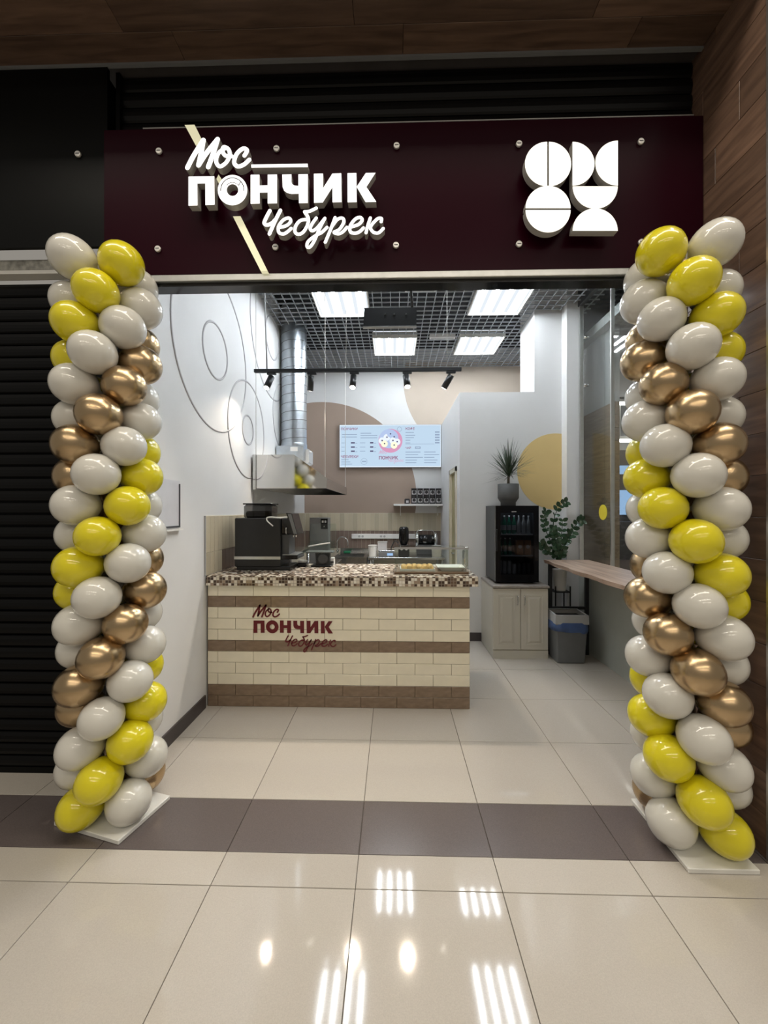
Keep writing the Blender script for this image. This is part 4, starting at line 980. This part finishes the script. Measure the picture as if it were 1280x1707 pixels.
for (u, v), dr_, lit, lb2 in spots:
    p = atY(u, v, YT); d = Vector(dr_).normalized()
    t = thing('track_spot', lb2, 'spotlight', (p.x, YT, zt_-.014), 'spots on the black track')
    MB().cbox(p.x-.035, p.x+.055, YT-.014, YT+.014, zt_-.036, zt_-.014, .003).build('adapter', 'black_matte', t)
    piv = Vector((p.x, YT, zt_-.075))
    MB().tube([(p.x, YT, zt_-.036), tuple(piv)], .006).build('arm', 'black_matte', t)
    a0, a1 = piv-d*.025, piv+d*.115
    hd_ = MB().tube([a0, a1], .031, 20).build('head', 'black_plastic', t)
    MB().tube([a1+d*.0005, a1+d*.002], .0255, 20).build('lens', 'spot_lens', hd_)
    l = bpy.data.lights.new('spot_beam', 'SPOT'); l.energy = 20 if u < 500 else 48; l.color = (1.0, .87, .70); l.spot_size = math.radians(88); l.spot_blend = .8; l.shadow_soft_size = .025
    lo = bpy.data.objects.new('spot_beam', l); COL.objects.link(lo); lo.parent = t
    lo.location = (a1+d*.012)-Vector(t.location); lo.rotation_euler = d.to_track_quat('-Z', 'Y').to_euler()

# black hanging box
YX = 3.0
a, b = atY(605.5, 510, YX), atY(694, 543, YX)
t = thing('hanging_box', 'black box-shaped unit hung from the ceiling on a pole', 'ceiling unit', ((a.x+b.x)/2, YX+.1, b.z))
MB().prism([(a.x, YX, b.z), (b.x, YX, b.z), (b.x+.004, YX+.03, a.z), (a.x+.004, YX+.03, a.z)], [(a.x, YX+.02, b.z), (b.x, YX+.02, b.z), (b.x+.004, YX+.09, a.z), (a.x+.004, YX+.09, a.z)]).build('housing', 'black_matte', t)
MB().cbox(a.x-.003, b.x+.001, YX-.006, YX+.022, b.z-.012, b.z-.001, .002).build('bottom_edge', 'alu', t)
for u in (642, 657, 677): 
    p = atY(u, 521.5, YX); MB().prism([(p.x-.008, YX+.012, p.z-.006), (p.x+.008, YX+.012, p.z-.006), (p.x, YX+.014, p.z+.008)], [(p.x-.008, YX+.03, p.z-.006), (p.x+.008, YX+.03, p.z-.006), (p.x, YX+.03, p.z+.008)]).build('vent_mark', 'grey_plastic', t)
p = atY(687, 505, YX+.1); MB().tube([(p.x, YX+.06, a.z-.01), (p.x-.02, YX+.06, a.z+.3), (p.x-.03, YX+.06, ZC)], .011).build('mount_pole', 'dark_grey', t)

# ---------------------------------------------------------------- menu screen
YM = YB-.06
m0, m1 = atY(566, 708.5, YM), atY(735, 778.5, YM); mx1 = min(m1.x, XP-.008)
ms = thing('menu_screen', 'wide lit menu screen on the back wall', 'screen', ((m0.x+mx1)/2, YM, m1.z))
MB().cbox(m0.x-.004, mx1+.004, YM+.002, YB-.002, m1.z-.004, m0.z+.004, .003).build('housing', 'black_matte', ms)
MB().box(m0.x, mx1, YM, YM+.004, m1.z, m0.z).build('white_border', 'screen_white', ms)
MW, MH = mx1-m0.x, m0.z-m1.z
MB().box(m0.x+.012, mx1-.008, YM-.001, YM+.001, m1.z+.012, m0.z-.012).build('display', 'screen_bg', ms)
def mp(u, v):    # pixels of the photographed menu -> screen plane
    return m0.x+(u-566)/169*MW, m0.z-(v-708.5)/70*MH
def text(body, u, v, hpx, mt, parent, name='menu_text', bold=0.0):
    cu = bpy.data.curves.new('t', 'FONT'); cu.body = body; cu.size = 1.0; cu.offset = bold; cu.resolution_u = 3
    o = bpy.data.objects.new('t', cu); COL.objects.link(o)
    dg = bpy.context.evaluated_depsgraph_get(); me = bpy.data.meshes.new_from_object(o.evaluated_get(dg)); bpy.data.objects.remove(o)
    hh = max(v_.co.y for v_ in me.vertices); sc = hpx/70*MH/hh; x, z = mp(u, v); w = wloc(parent)
    for v_ in me.vertices: 
        q = v_.co*sc; v_.co = (x+q.x-w.x, YM-.0024-w.y, z+q.y-w.z)
    me.name = name; me.materials.clear(); me.materials.append(MATS[mt])
    ob = bpy.data.objects.new(name, me); COL.objects.link(ob); ob.parent = parent; return ob
def bar(u0, u1, v, hpx, mt, name='text_line'):
    x0, z0 = mp(u0, v-hpx/2); x1, z1 = mp(u1, v+hpx/2)
    MB().box(x0, x1, YM-.0024, YM-.0012, z1, z0).build(name, mt, ms)
text('ПОНЧИКИ', 568, 717, 4.2, 'ink_wine', ms, bold=.02)
text('ЧЕБУРЕКИ', 568, 763, 4.2, 'ink_wine', ms, bold=.02)
text('КОФЕ', 676, 717, 4.2, 'ink_wine', ms, bold=.02)
text('ЧАЙ', 676, 748.5, 4.2, 'ink_wine', ms, bold=.02)
text('ПОНЧИК', 631.5, 765.5, 5.6, 'ink_wine', ms, bold=.035)
for (u0, u1, v) in ((570, 595, 724.5), (570, 595, 728.5), (601, 619, 722.3), (601, 629, 726), (601, 629, 730), (569, 581, 766), (569, 584, 769.7), (569, 587, 773.3),
                    (676, 690, 721.5), (676, 692, 726), (676, 690, 730), (676, 684, 734.3), (676, 684, 738.7),
                    (676, 701, 753.7), (676, 697, 758), (676, 705, 762.5), (676, 695, 767), (676, 694, 771.3), (707, 726, 753.7), (707, 732, 758), (707, 724, 762.5), (707, 729, 767), (707, 727, 771.3)):
    bar(u0, u1, v, 1.1, 'ink_mid')
for v in (738.2, 745.2, 752): bar(569, 574.5, v, .9, 'ink_mid'); bar(585, 591.5, v, 2.4, 'ink_dark'); bar(592.5, 595.5, v+.8, .8, 'ink_mid'); bar(600, 609, v, .9, 'ink_mid'); bar(617, 622.5, v, 2.4, 'ink_dark'); bar(623.5, 627, v+.8, .8, 'ink_mid')
for v in (721, 725.4, 729.8, 734.2, 738.6): bar(725, 732.5, v, 2.2, 'ink_mid')
bar(676, 724, 740.5, .5, 'ink_mid', 'divider_line')
def mdisc(u, v, r, mt, name, y=0.0, ri=0.0):
    x, z = mp(u, v); k = MW/169; n = 30
    o_ = [(x+r*k*math.cos(2*PI*i/n), z+r*k*math.sin(2*PI*i/n)) for i in range(n)]
    if ri:
        i_ = [(x+ri*k*math.cos(2*PI*i/n), z+ri*k*math.sin(2*PI*i/n)) for i in range(n)]
        b = MB(); yy = YM-.0024-y
        for q in range(n): j = (q+1) % n; b.add([(o_[q][0], yy, o_[q][1]), (o_[j][0], yy, o_[j][1]), (i_[j][0], yy, i_[j][1]), (i_[q][0], yy, i_[q][1])], [(0, 1, 2, 3)])
        b.build(name, mt, ms, fix=False)
    else: MB().prism([(a_, YM-.0024-y, b_) for a_, b_ in o_], [(a_, YM-.0014, b_) for a_, b_ in o_]).build(name, mt, ms, fix=False)
mdisc(651, 735, 20, 'ink_pink', 'donut_picture')
mdisc(648.5, 731.5, 16, 'ink_blue', 'donut_picture', .0004)
for i, (u, v, m_) in enumerate(((645, 729.5, 'screen_white'), (637, 735, 'screen_white'), (657, 729, 'ink_blue'), (655, 735, 'screen_white'), (662, 737, 'screen_white'), (641, 740, 'ink_cream'), (651, 724, 'ink_blue'), (657, 742.5, 'ink_cream'))):
    mdisc(u, v, 5.6, m_, 'donut_picture', .0008+.0002*i); mdisc(u+.2, v-.4, 1.3, 'ink_dark', 'donut_picture', .0028)
mdisc(666, 716, 4, 'ink_mid', 'badge', .0004, 3.4); mdisc(607, 769, 5.4, 'ink_mid', 'badge', .0004, 4.9); bar(603.5, 610.5, 769, 1.6, 'ink_mid'); bar(692, 701, 746.5, 3.6, 'ink_mid', 'badge'); bar(693.3, 699.7, 746.5, 1.9, 'screen_bg', 'badge')
# script words of the logo on the screen
def mscript(idx, u0, v0, sc, mt):
    for nm, cr, w, paths in [STROKES[i] for i in idx]:
        mb = MB(); fn, s2 = (A, 5.818) if cr == 'A' else (B, 5.565)
        def f(u, v):
            x, z = mp(u0+(u-308)*sc, v0+(v-228)*sc); return Vector((x, YM-.0026, z))
        for P in paths: stroke(mb, fn(P), w*.6/s2, f, f)
        mb.build('menu_'+nm, [mt, mt], ms, fix=False)
mscript((0, 1, 2), 631, 750, .127, 'ink_pink'); mscript(range(3, 10), 631, 749, .127, 'ink_pink')

# ================================================================== RIGHT SIDE: cabinet, fridge, plants, bar, bin
YQ = 4.11
xa, xb = atY(822, 1095, YQ).x, atY(914, 1095, YQ).x; ztc = atY(860, 977, YQ).z
cb = thing('base_cabinet', 'cream two-door base cabinet under the black fridge', 'cabinet', ((xa+xb)/2, YQ+.27, 0))
MB().box(xa, xb, YQ+.018, YP-.002, 0.0, ztc-.022).build('body', 'cabinet', cb)
MB().box(xa+.001, xb-.001, YQ+.004, YQ+.018, 0, .085).build('plinth', 'cabinet', cb)
MB().cbox(xa-.008, xb+.010, YQ-.012, YP-.002, ztc-.022, ztc+.004, .004).build('worktop', 'cab_top', cb)
ztc += .004
hw = (xb-xa)/2
for s in (0, 1):
    d0, d1_ = xa+.002+s*hw, xa+(s+1)*hw-.002; z0, z1 = .095, ztc-.032
    d = MB().cbox(d0, d1_, YQ, YQ+.018, z0, z1, .003).build('door', 'cabinet', cb)
    i0, i1 = d0+.065, d1_-.065; k0_, k1_ = z0+.065, z1-.075
    fr = MB(); w = .012
    for (p0, p1, q0_, q1_) in ((i0-w, i1+w, k0_-w, k0_), (i0-w, i1+w, k1_, k1_+w), (i0-w, i0, k0_, k1_), (i1, i1+w, k0_, k1_)): fr.box(p0, p1, YQ-.004, YQ, q0_, q1_)
    fr.build('panel_moulding', 'cabinet', d, bevel=.002)
    MB().add([(i0+.005, YQ, k0_+.005), (i1-.005, YQ, k0_+.005), (i1-.005, YQ, k1_-.005), (i0+.005, YQ, k1_-.005), (i0+.028, YQ-.006, k0_+.028), (i1-.028, YQ-.006, k0_+.028), (i1-.028, YQ-.006, k1_-.028), (i0+.028, YQ-.006, k1_-.028)],
             [(0, 1, 5, 4), (1, 2, 6, 5), (2, 3, 7, 6), (3, 0, 4, 7), (4, 5, 6, 7)]).build('raised_panel', 'cabinet', d)
    hx = (d1_-.035) if s == 0 else (d0+.035)
    MB().tube(catmull([(hx, YQ, z1-.075), (hx, YQ-.022, z1-.082), (hx, YQ-.026, z1-.12), (hx, YQ-.022, z1-.16), (hx, YQ, z1-.167)], 4), .006).build('handle', 'steel', d)
# fridge
YR = 4.20
fa, fbx = atY(826, 970, YR).x, atY(898, 970, YR).x; fz0, fz1 = ztc, atY(860, 843, YR).z; fy1 = YR+.44
fr_ = thing('display_fridge', 'black glass-door mini fridge standing on the cream cabinet', 'fridge', ((fa+fbx)/2, YR+.22, fz0))
MB().box(fa, fa+.03, YR+.045, fy1, fz0+.02, fz1).box(fbx-.03, fbx, YR+.045, fy1, fz0+.02, fz1).box(fa+.03, fbx-.03, fy1-.03, fy1, fz0+.02, fz1).box(fa+.03, fbx-.03, YR+.045, fy1-.03, fz1-.04, fz1).box(fa+.03, fbx-.03, YR+.045, fy1-.03, fz0+.02, fz0+.09).build('body', 'dark_grey', fr_)
for (x, y) in ((fa+.05, YR+.08), (fbx-.05, YR+.08), (fa+.05, fy1-.05), (fbx-.05, fy1-.05)): MB().lathe([(.02, 0), (.02, .02)], (x, y, fz0), 12).build('foot', 'black_plastic', fr_)
dr1 = MB().box(fa, fa+.055, YR, YR+.043, fz0+.02, fz1).box(fbx-.045, fbx, YR, YR+.043, fz0+.02, fz1).box(fa+.055, fbx-.045, YR, YR+.043, fz0+.02, fz0+.10).box(fa+.055, fbx-.045, YR, YR+.043, fz1-.075, fz1).build('door', 'black_gloss', fr_)
MB().box(fa+.05, fbx-.04, YR+.015, YR+.02, fz0+.09, fz1-.07).build('door_glass', 'glass_dark', dr1)
MB().cbox(fa+.004, fa+.018, YR-.012, YR, fz0+.35, fz1-.25, .003).build('door_handle', 'black_plastic', dr1)
MB().box(fa+.17, fa+.22, YR-.001, YR+.002, fz1-.068, fz1-.060).build('badge', 'light_grey', dr1)
MB().box(fa+.08, fbx-.08, YR+.09, YR+.12, fz1-.052, fz1-.042).build('interior_lamp', 'fridge_led', fr_)
shz = [fz0+.09, fz0+.30, fz0+.53]
for z in shz[1:]: MB().box(fa+.031, fbx-.031, YR+.06, fy1-.04, z-.012, z).build('wire_shelf', 'light_grey', fr_)
def bottle(x, y, z, h, r, mt, label, grp):
    t = thing('bottle', label, 'bottle', (x, y, z), grp)
    MB().lathe([(r*.9, 0), (r, .006), (r, h*.58), (r*.8, h*.68), (r*.4, h*.82), (r*.36, h*.93)], (x, y, z), 14).build('bottle_body', mt, t)
    MB().lathe([(r*.45, h*.93), (r*.45, h)], (x, y, z), 12).build('cap', 'white_plastic', t)
    MB().lathe([(r*1.01, h*.2), (r*1.01, h*.48)], (x, y, z), 14, caps=False).build('label_band', 'clear_bottle', t)
def fcan(x, y, z, h, r, mt, label, grp):
    t = thing('drink_can', label, 'can', (x, y, z), grp)
    MB().lathe([(r*.8, 0), (r, .008), (r, h-.012), (r*.82, h-.003)], (x, y, z), 14).build('can_body', mt, t)
    MB().lathe([(r*.84, h-.003), (r*.84, h), (r*.7, h-.001)], (x, y, z), 14).build('can_rim', 'alu', t)
OD = ['first', 'second', 'third', 'fourth', 'fifth', 'sixth', 'seventh']
xi = [fa+.075+.053*k for k in range(7)]
for k in range(7):
    bottle(xi[k], YR+.13, shz[2], .20, .022, 'green_glass' if k < 4 else 'clear_bottle', ('green bottle on the top fridge shelf, ' if k < 4 else 'clear bottle on the top fridge shelf, ')+OD[k]+' from left', 'bottles on the top fridge shelf')
for k in range(3): bottle(xi[k]+.01, YR+.13, shz[1], .185, .022, 'green_glass', 'greenish bottle on the middle fridge shelf, '+OD[k]+' from left', 'bottles on the middle fridge shelf')
for k in range(2):
    x = xi[4]+.005+.085*k
    t = thing('juice_carton', ['orange carton on the middle fridge shelf, next to the bottles', 'orange carton at the right end of the middle fridge shelf'][k], 'carton', (x, YR+.14, shz[1]))
    MB().cbox(x-.036, x+.036, YR+.10, YR+.17, shz[1], shz[1]+.16, .004).build('carton_body', 'orange_box', t)
    MB().lathe([(.02, 0), (.02, -.002)], (x, YR+.10, shz[1]+.09), 14, axis='y').build('printed_dot', 'white_plastic', t)
for k in range(7): fcan(xi[k], YR+.12, shz[0], .145 if k < 3 else .115, .023, 'clear_bottle' if k < 4 else 'dark_grey', ('pale can at the fridge bottom, ' if k < 4 else 'dark can at the fridge bottom, ')+OD[k]+' from left', 'cans at the bottom of the fridge')
# dracaena on the fridge
yp = YR+.17
pc = atY(847, 838, yp); px, pz0 = pc.x, fz1
pr = (atY(864, 820, yp).x-atY(830, 820, yp).x)/2; ph = atY(847, 807, yp).z-pz0
dp = thing('potted_dracaena', 'spiky dark-leaved potted plant on top of the fridge', 'potted plant', (px, yp, pz0))
n = 40; vs = []
prof = [(pr*.72, 0), (pr*.72, ph*.16), (pr*.92, ph*.30), (pr, ph*.36), (pr, ph), (pr*.9, ph), (pr*.88, ph*.9)]
MB().lathe(prof, (px, yp, pz0), 40).build('pot', 'pot_grey', dp)
MB().lathe([(pr*.1, ph*.91), (pr*.89, ph*.90)], (px, yp, pz0), 24).build('soil', 'soil', dp)
hstem = .10
MB().tube([(px, yp, pz0+ph*.88), (px+.004, yp, pz0+ph+hstem)], [.016, .013], 8).build('trunk', 'bark', dp)
lv = MB(); rn = random.Random(4)
for k in range(120):
    az = rn.uniform(0, 2*PI); el = rn.uniform(-.05, 1.45); ln = rn.uniform(.26, .40)*(0.80+.25*math.sin(max(el, 0)))
    base = Vector((px+.003, yp, pz0+ph+hstem-.04+.08*rn.random())); d = Vector((math.cos(az)*math.cos(el), math.sin(az)*math.cos(el), math.sin(el)))
    sd = d.cross(Vector((0, 0, 1))).normalized(); w = rn.uniform(.005, .0075)
    pts = [base+d*ln*q-Vector((0, 0, 1))*.10*ln*(q**2)*math.cos(el)*1.8 for q in (0, .3, .6, .85, 1)]
    pts = [Vector((p_.x, min(p_.y, YP-.012-.002*i), p_.z)) for i, p_ in enumerate(pts)]
    ws = [w*.6, w, w*.9, w*.5, .0004]; vv = []
    for p_, w_ in zip(pts, ws): vv += [p_-sd*w_, p_+sd*w_]
    lv.add(vv, [(2*i, 2*i+1, 2*i+3, 2*i+2) for i in range(4)], 0, True)
lv.build('foliage', 'leaf_dark', dp, fix=False)['kind'] = 'stuff'
# ZZ plant in a white pot on a black stand, behind the bar table
yz = 4.41
zx = atY(933, 960, yz).x; zr = .082
st = thing('plant_stand', 'black metal plant stand between cabinet and bar table', 'plant stand', (zx, yz, 0))
zpt = atY(930, 984, yz).z
for (a, b) in ((-1, -1), (1, -1), (-1, 1), (1, 1)): MB().cbox(zx+a*.08-.006, zx+a*.08+.006, yz+b*.08-.006, yz+b*.08+.006, 0, zpt+.06, .001).build('leg', 'black_matte', st)
MB().cbox(zx-.086, zx+.086, yz-.086, yz+.086, zpt-.012, zpt, .002).build('tray', 'black_matte', st)
MB().cbox(zx-.086, zx+.086, yz-.084, yz-.076, .2, .212, .001).build('cross_bar', 'black_matte', st)
zz = thing('zz_plant', 'glossy green leafy plant in a white pot on the black stand', 'potted plant', (zx, yz, zpt))
phh = atY(930, 946, yz).z-zpt
MB().lathe([(zr*.70, 0), (zr*.75, .01), (zr*.9, phh-.03), (zr*.98, phh-.03), (zr*.98, phh), (zr*.88, phh), (zr*.86, phh-.02)], (zx, yz, zpt), 30).build('pot', 'white_plastic', zz)
MB().lathe([(zr*.1, phh-.015), (zr*.87, phh-.016)], (zx, yz, zpt), 20).build('soil', 'soil', zz)
lm = MB(); lp = [(0, 0), (.18, .42), (.5, .55), (.8, .38), (1, 0), (.8, -.38), (.5, -.55), (.18, -.42)]
lm.add([(x*.062, y*.040, .006*math.sin(x*PI)-.004*abs(y)) for x, y in lp]+[(.031, 0, .004)], [(i, (i+1) % 8, 8) for i in range(8)], 0, True)
leafm = lm.mesh('leaf', 'leaf_zz', fix=False)
def zstem(pts2, dy):
    b0 = Vector((zx+dy*.1, yz+dy*.3, zpt+phh-.02)); P = [b0]+[atY(u, v, yz+dy) for u, v in pts2]
    c = catmull(P, 6); MB().tube(c, [.008-.006*i/len(c) for i in range(len(c))], 6).build('stem', 'leaf_zz', zz)
    for i in range(5, len(c), 2):
        tdir = (c[i]-c[i-1]).normalized(); side = tdir.cross(Vector((0, -1, 0))).normalized()
        for s in (-1, 1):
            d = (tdir*.55+side*s*.85+Vector((0, rn.uniform(-.5, .15), rn.uniform(-.2, .2)))).normalized(); up = Vector((rn.uniform(-.5, .5), -1, rn.uniform(-.1, .8))); y_ = up.cross(d).normalized(); z_ = d.cross(y_)
            o = inst('leaf', leafm, c[i], zz); o.rotation_euler = Matrix((d, y_, z_)).transposed().to_euler(); k = rn.uniform(.85, 1.25); o.scale = (k, k, k)
for P, dy in (([(928, 915), (922, 875), (930, 848), (944, 836)], .02), ([(926, 920), (912, 890), (906, 866), (910, 852)], .0), ([(934, 920), (936, 890), (938, 866)], -.04), ([(937, 920), (948, 893), (962, 872), (971, 867)], .03),
              ([(935, 925), (942, 905), (956, 886)], -.03), ([(924, 925), (908, 916), (901, 905)], -.03), ([(930, 920), (926, 900), (920, 882)], -.05)): zstem(P, dy)
# bar table
YBn, YBf = 2.36, 4.30
bx0 = atY(905, 934, YBf).x; zbt = atY(905, 933, YBf).z
bt = thing('bar_table', 'narrow live-edge wood bar table along the glass side', 'bar table', ((bx0+XG)/2, 3.4, 0))
edge = [(bx0+.012*math.sin(i*1.7)+.008*math.sin(i*.63+1), YBf+(YBn-YBf)*i/16) for i in range(17)]
P = [(XG-.012, YBf)]+edge+[(XG-.012, YBn)]
MB().prism([(x, y, zbt) for x, y in P], [(x+(.012 if x < XG-.05 else 0), y, zbt-.036) for x, y in P]).build('table_top', 'bar_wood', bt)
for y in (YBf-.05, YBn+.25):
    f = MB()
    for x in (bx0+.04, XG-.07): MB().cbox(x, x+.035, y-.018, y+.018, 0, zbt-.036, .002).build('leg', 'black_matte', bt)
    for z in (zbt-.07, .50): MB().cbox(bx0+.075, XG-.07, y-.015, y+.015, z-.015, z+.015, .002).build('cross_rail', 'black_matte', bt)
# waste bin with blue liner
yw = 3.98; wx0, wx1 = atY(930, 1100, yw).x, atY(976, 1100, yw).x; wx = (wx0+wx1)/2; hwb = (wx1-wx0)/2; zwt = atY(950, 1024, yw).z
wbn = thing('waste_bin', 'grey waste bin with a blue liner under the bar table', 'bin', (wx, yw+.11, 0))
def frust(x, y, hx0_, hy0_, hx1_, hy1_, z0, z1): 
    return MB().add([(x-hx0_, y-hy0_, z0), (x+hx0_, y-hy0_, z0), (x+hx0_, y+hy0_, z0), (x-hx0_, y+hy0_, z0), (x-hx1_, y-hy1_, z1), (x+hx1_, y-hy1_, z1), (x+hx1_, y+hy1_, z1), (x-hx1_, y+hy1_, z1)], [(0, 3, 2, 1), (4, 5, 6, 7), (0, 1, 5, 4), (1, 2, 6, 5), (2, 3, 7, 6), (3, 0, 4, 7)])
yb_ = yw+.115
frust(wx, yb_, hwb, .105, hwb*1.16, .122, 0, zwt-.07).build('body', 'grey_plastic', wbn, bevel=.012)
lid = MB(); h1, h2 = hwb*1.22, hwb*1.28
lid.add([(wx-h1, yb_-.13, zwt-.10), (wx+h1, yb_-.13, zwt-.10), (wx+h1, yb_+.13, zwt-.10), (wx-h1, yb_+.13, zwt-.10), (wx-h1*.98, yb_-.125, zwt-.01), (wx+h1*.98, yb_-.125, zwt-.01), (wx+h1*.98, yb_+.125, zwt), (wx-h1*.98, yb_+.125, zwt),
         (wx-h1*.86, yb_-.105, zwt-.01), (wx+h1*.86, yb_-.105, zwt-.01), (wx+h1*.86, yb_+.105, zwt), (wx-h1*.86, yb_+.105, zwt)],
        [(0, 1, 5, 4), (1, 2, 6, 5), (2, 3, 7, 6), (3, 0, 4, 7), (4, 5, 9, 8), (5, 6, 10, 9), (6, 7, 11, 10), (7, 4, 8, 11)])
lid.build('rim', 'light_grey', wbn)
MB().box(wx-h1*.86, wx+h1*.86, yb_-.105, yb_+.105, zwt-.05, zwt-.045).build('swing_lid', 'black_plastic', wbn)
bg = MB(); n = 36; vs = []; fs = []
for i in range(n):
    a = 2*PI*i/n; sx, sy = math.copysign(abs(math.cos(a))**.45, math.cos(a)), math.copysign(abs(math.sin(a))**.45, math.sin(a))
    wv = .008*math.sin(i*2.1)+.006*math.sin(i*3.7)
    for (k, z) in ((1.20, zwt-.085), (1.30+wv*2, zwt-.12), (1.30+wv*3, zwt-.17), (1.20+wv*3, zwt-.20+.035*math.cos(a)*0-.03*math.sin(a*1+.9)+wv)):
        vs.append((wx+sx*hwb*k, yb_+sy*(.11*k), z))
for i in range(n):
    for k in range(3): j = (i+1) % n; fs.append((i*4+k, j*4+k, j*4+k+1, i*4+k+1))
bg.add(vs, fs, 0, True).build('bag_liner', 'bag_blue', wbn, fix=False)

# ---------------------------------------------------------------- glass side and what lies beyond it
gw = MB().box(XG, XG+.010, YF, 4.0, .93, 3.9).box(XG, XG+.010, 4.0, 4.52, .93, 3.9).build('window_1', 'glass_wall'); struct(gw, 'tall glass side wall of the shop', 'window')
ygp = atX(1020, 700, XG).y
for y in (4.49, ygp-.006): MB().box(XG-.012, XG+.022, y, y+.016, .93, 3.9).build('window_profile', 'alu', gw)
MB().box(XG-.006, XG+.016, YF, 4.52, 0, .93).build('lower_panel', 'frost', gw)
MB().box(XG-.02, XG+.03, YF, 4.52, 3.88, 4.25).build('top_beam', 'dark_grey', gw)
for v in (562, 642):
    p = atX(976, v, XG); MB().lathe([(.016, -.02), (.016, .03)], (XG, p.y, p.z), 14, axis='x').build('glass_clamp', 'chrome', gw)
p = atX(1005, 854, XG); n = 28
stk = MB().prism([(XG-.0016, p.y+.078*math.cos(2*PI*i/n), p.z+.078*math.sin(2*PI*i/n)) for i in range(n)], [(XG-.0003, p.y+.078*math.cos(2*PI*i/n), p.z+.078*math.sin(2*PI*i/n)) for i in range(n)]).build('round_sticker', 'sticker_yellow', gw)
stk['label'] = 'round yellow warning sticker'
# wood-clad pier beyond the glass
pier = MB().box(2.43, 2.49, 4.36, 5.41, 2.755, 3.6).box(2.44, 2.49, 4.37, 5.41, 0, 2.755).build('wall_pier', 'hall_wall'); struct(pier, 'grey and wood clad pier beyond the glass', 'wall')
for i in range(19):
    key = ('pr', 1)
    if key not in tcache: tcache[key] = box_mesh('plank', 0.010, 1.05, 0.143, 'column_wood', .001); tcache[('pr', 2)] = box_mesh('plank', 0.05, 0.010, 0.143, 'column_wood', .001)
    inst('plank', tcache[key], (2.435, 4.885, .0725+.145*i), pier); inst('plank', tcache[('pr', 2)], (2.465, 4.365, .0725+.145*i), pier)
# corridor beyond: ceiling, far wall with a lit shopfront
MB().box(XG+.2, 7, 1.9, 10, 3.6, 3.7).build('ceiling_hall', 'hall_wall')['kind'] = 'structure'
MB().box(6.6, 6.7, 1.9, 10, 0, 3.6).build('wall_hall', 'hall_wall')['kind'] = 'structure'
MB().box(XG+.2, 6.7, 9.9, 10, 0, 3.6).build('wall_hall_back', 'hall_wall')['kind'] = 'structure'
def hall_item(u0, u1, v0, v1, Y, mt, name, label, cat, d=.05):
    a, b = atY(u0, v0, Y), atY(u1, v1, Y)
    o = MB().cbox(a.x, b.x, Y, Y+d, b.z, a.z, .004).build(name, mt); return tag(o, label, cat)
YHs = 8.2
for (v, lb) in ((675, 'upper white line lamp seen through the glass side'), (737, 'lower white line lamp seen through the glass side')):
    a = atY(1015, v, YHs-1.0); t = thing('line_lamp', lb, 'line lamp', (a.x, YHs-1, a.z))
    MB().box(a.x, a.x+2.2, YHs-1.03, YHs-.97, a.z, a.z+.05).build('diffuser', 'hall_lamp', t)
    MB().box(a.x, a.x+2.2, YHs-1.04, YHs-.96, a.z+.05, a.z+.10).build('housing', 'white_metal', t)
    for xx in (a.x+.2, a.x+2.0): MB().tube([(xx, YHs-1, a.z+.1), (xx, YHs-1, 3.6)], .006, 6).build('hanger', 'white_metal', t)
kb = thing('kiosk', 'dark kiosk with two blue screens seen through the glass side', 'kiosk', (5.6, YHs, 0))
a, b = atY(1012, 745, YHs), atY(1080, 935, YHs)
MB().box(a.x, b.x+1.0, YHs, YHs+.5, 0, atY(1030, 870, YHs).z).build('counter_block', 'hall_dark', kb)
MB().box(a.x, b.x+1.0, YHs+.45, YHs+.5, atY(1030, 870, YHs).z, a.z).build('rear_wall', 'hall_dark', kb)
for (v0, v1) in ((776, 790), (817, 858)):
    p0, p1 = atY(1014, v0, YHs+.4), atY(1075, v1, YHs+.4); MB().box(p0.x, p1.x, YHs+.40, YHs+.45, p1.z, p0.z).build('blue_screen', 'hall_screen', kb)

# ---------------------------------------------------------------- poster pocket on the left wall
pA, pB = atX(268, 802, XL), atX(298, 877, XL)
t = thing('notice_board', 'grey notice pocket with dark edge on the left wall behind the balloons', 'notice board', (XL, (pA.y+pB.y)/2, 1.4))
zA, zB = atX(298, 802, XL).z, atX(298, 879, XL).z
ya, yb2 = pA.y-.12, pB.y
MB().box(XL, XL+.006, ya, yb2, zB, zA).build('board', 'paper_grey', t)
MB().box(XL+.006, XL+.011, ya, yb2, zB, zB+.012).box(XL+.006, XL+.011, yb2-.010, yb2, zB, zA-.02).build('dark_edge', 'dark_grey', t)
MB().box(XL, XL+.03, ya, yb2+.004, zB-.02, zB-.008).build('lower_ledge', 'white_plastic', t)
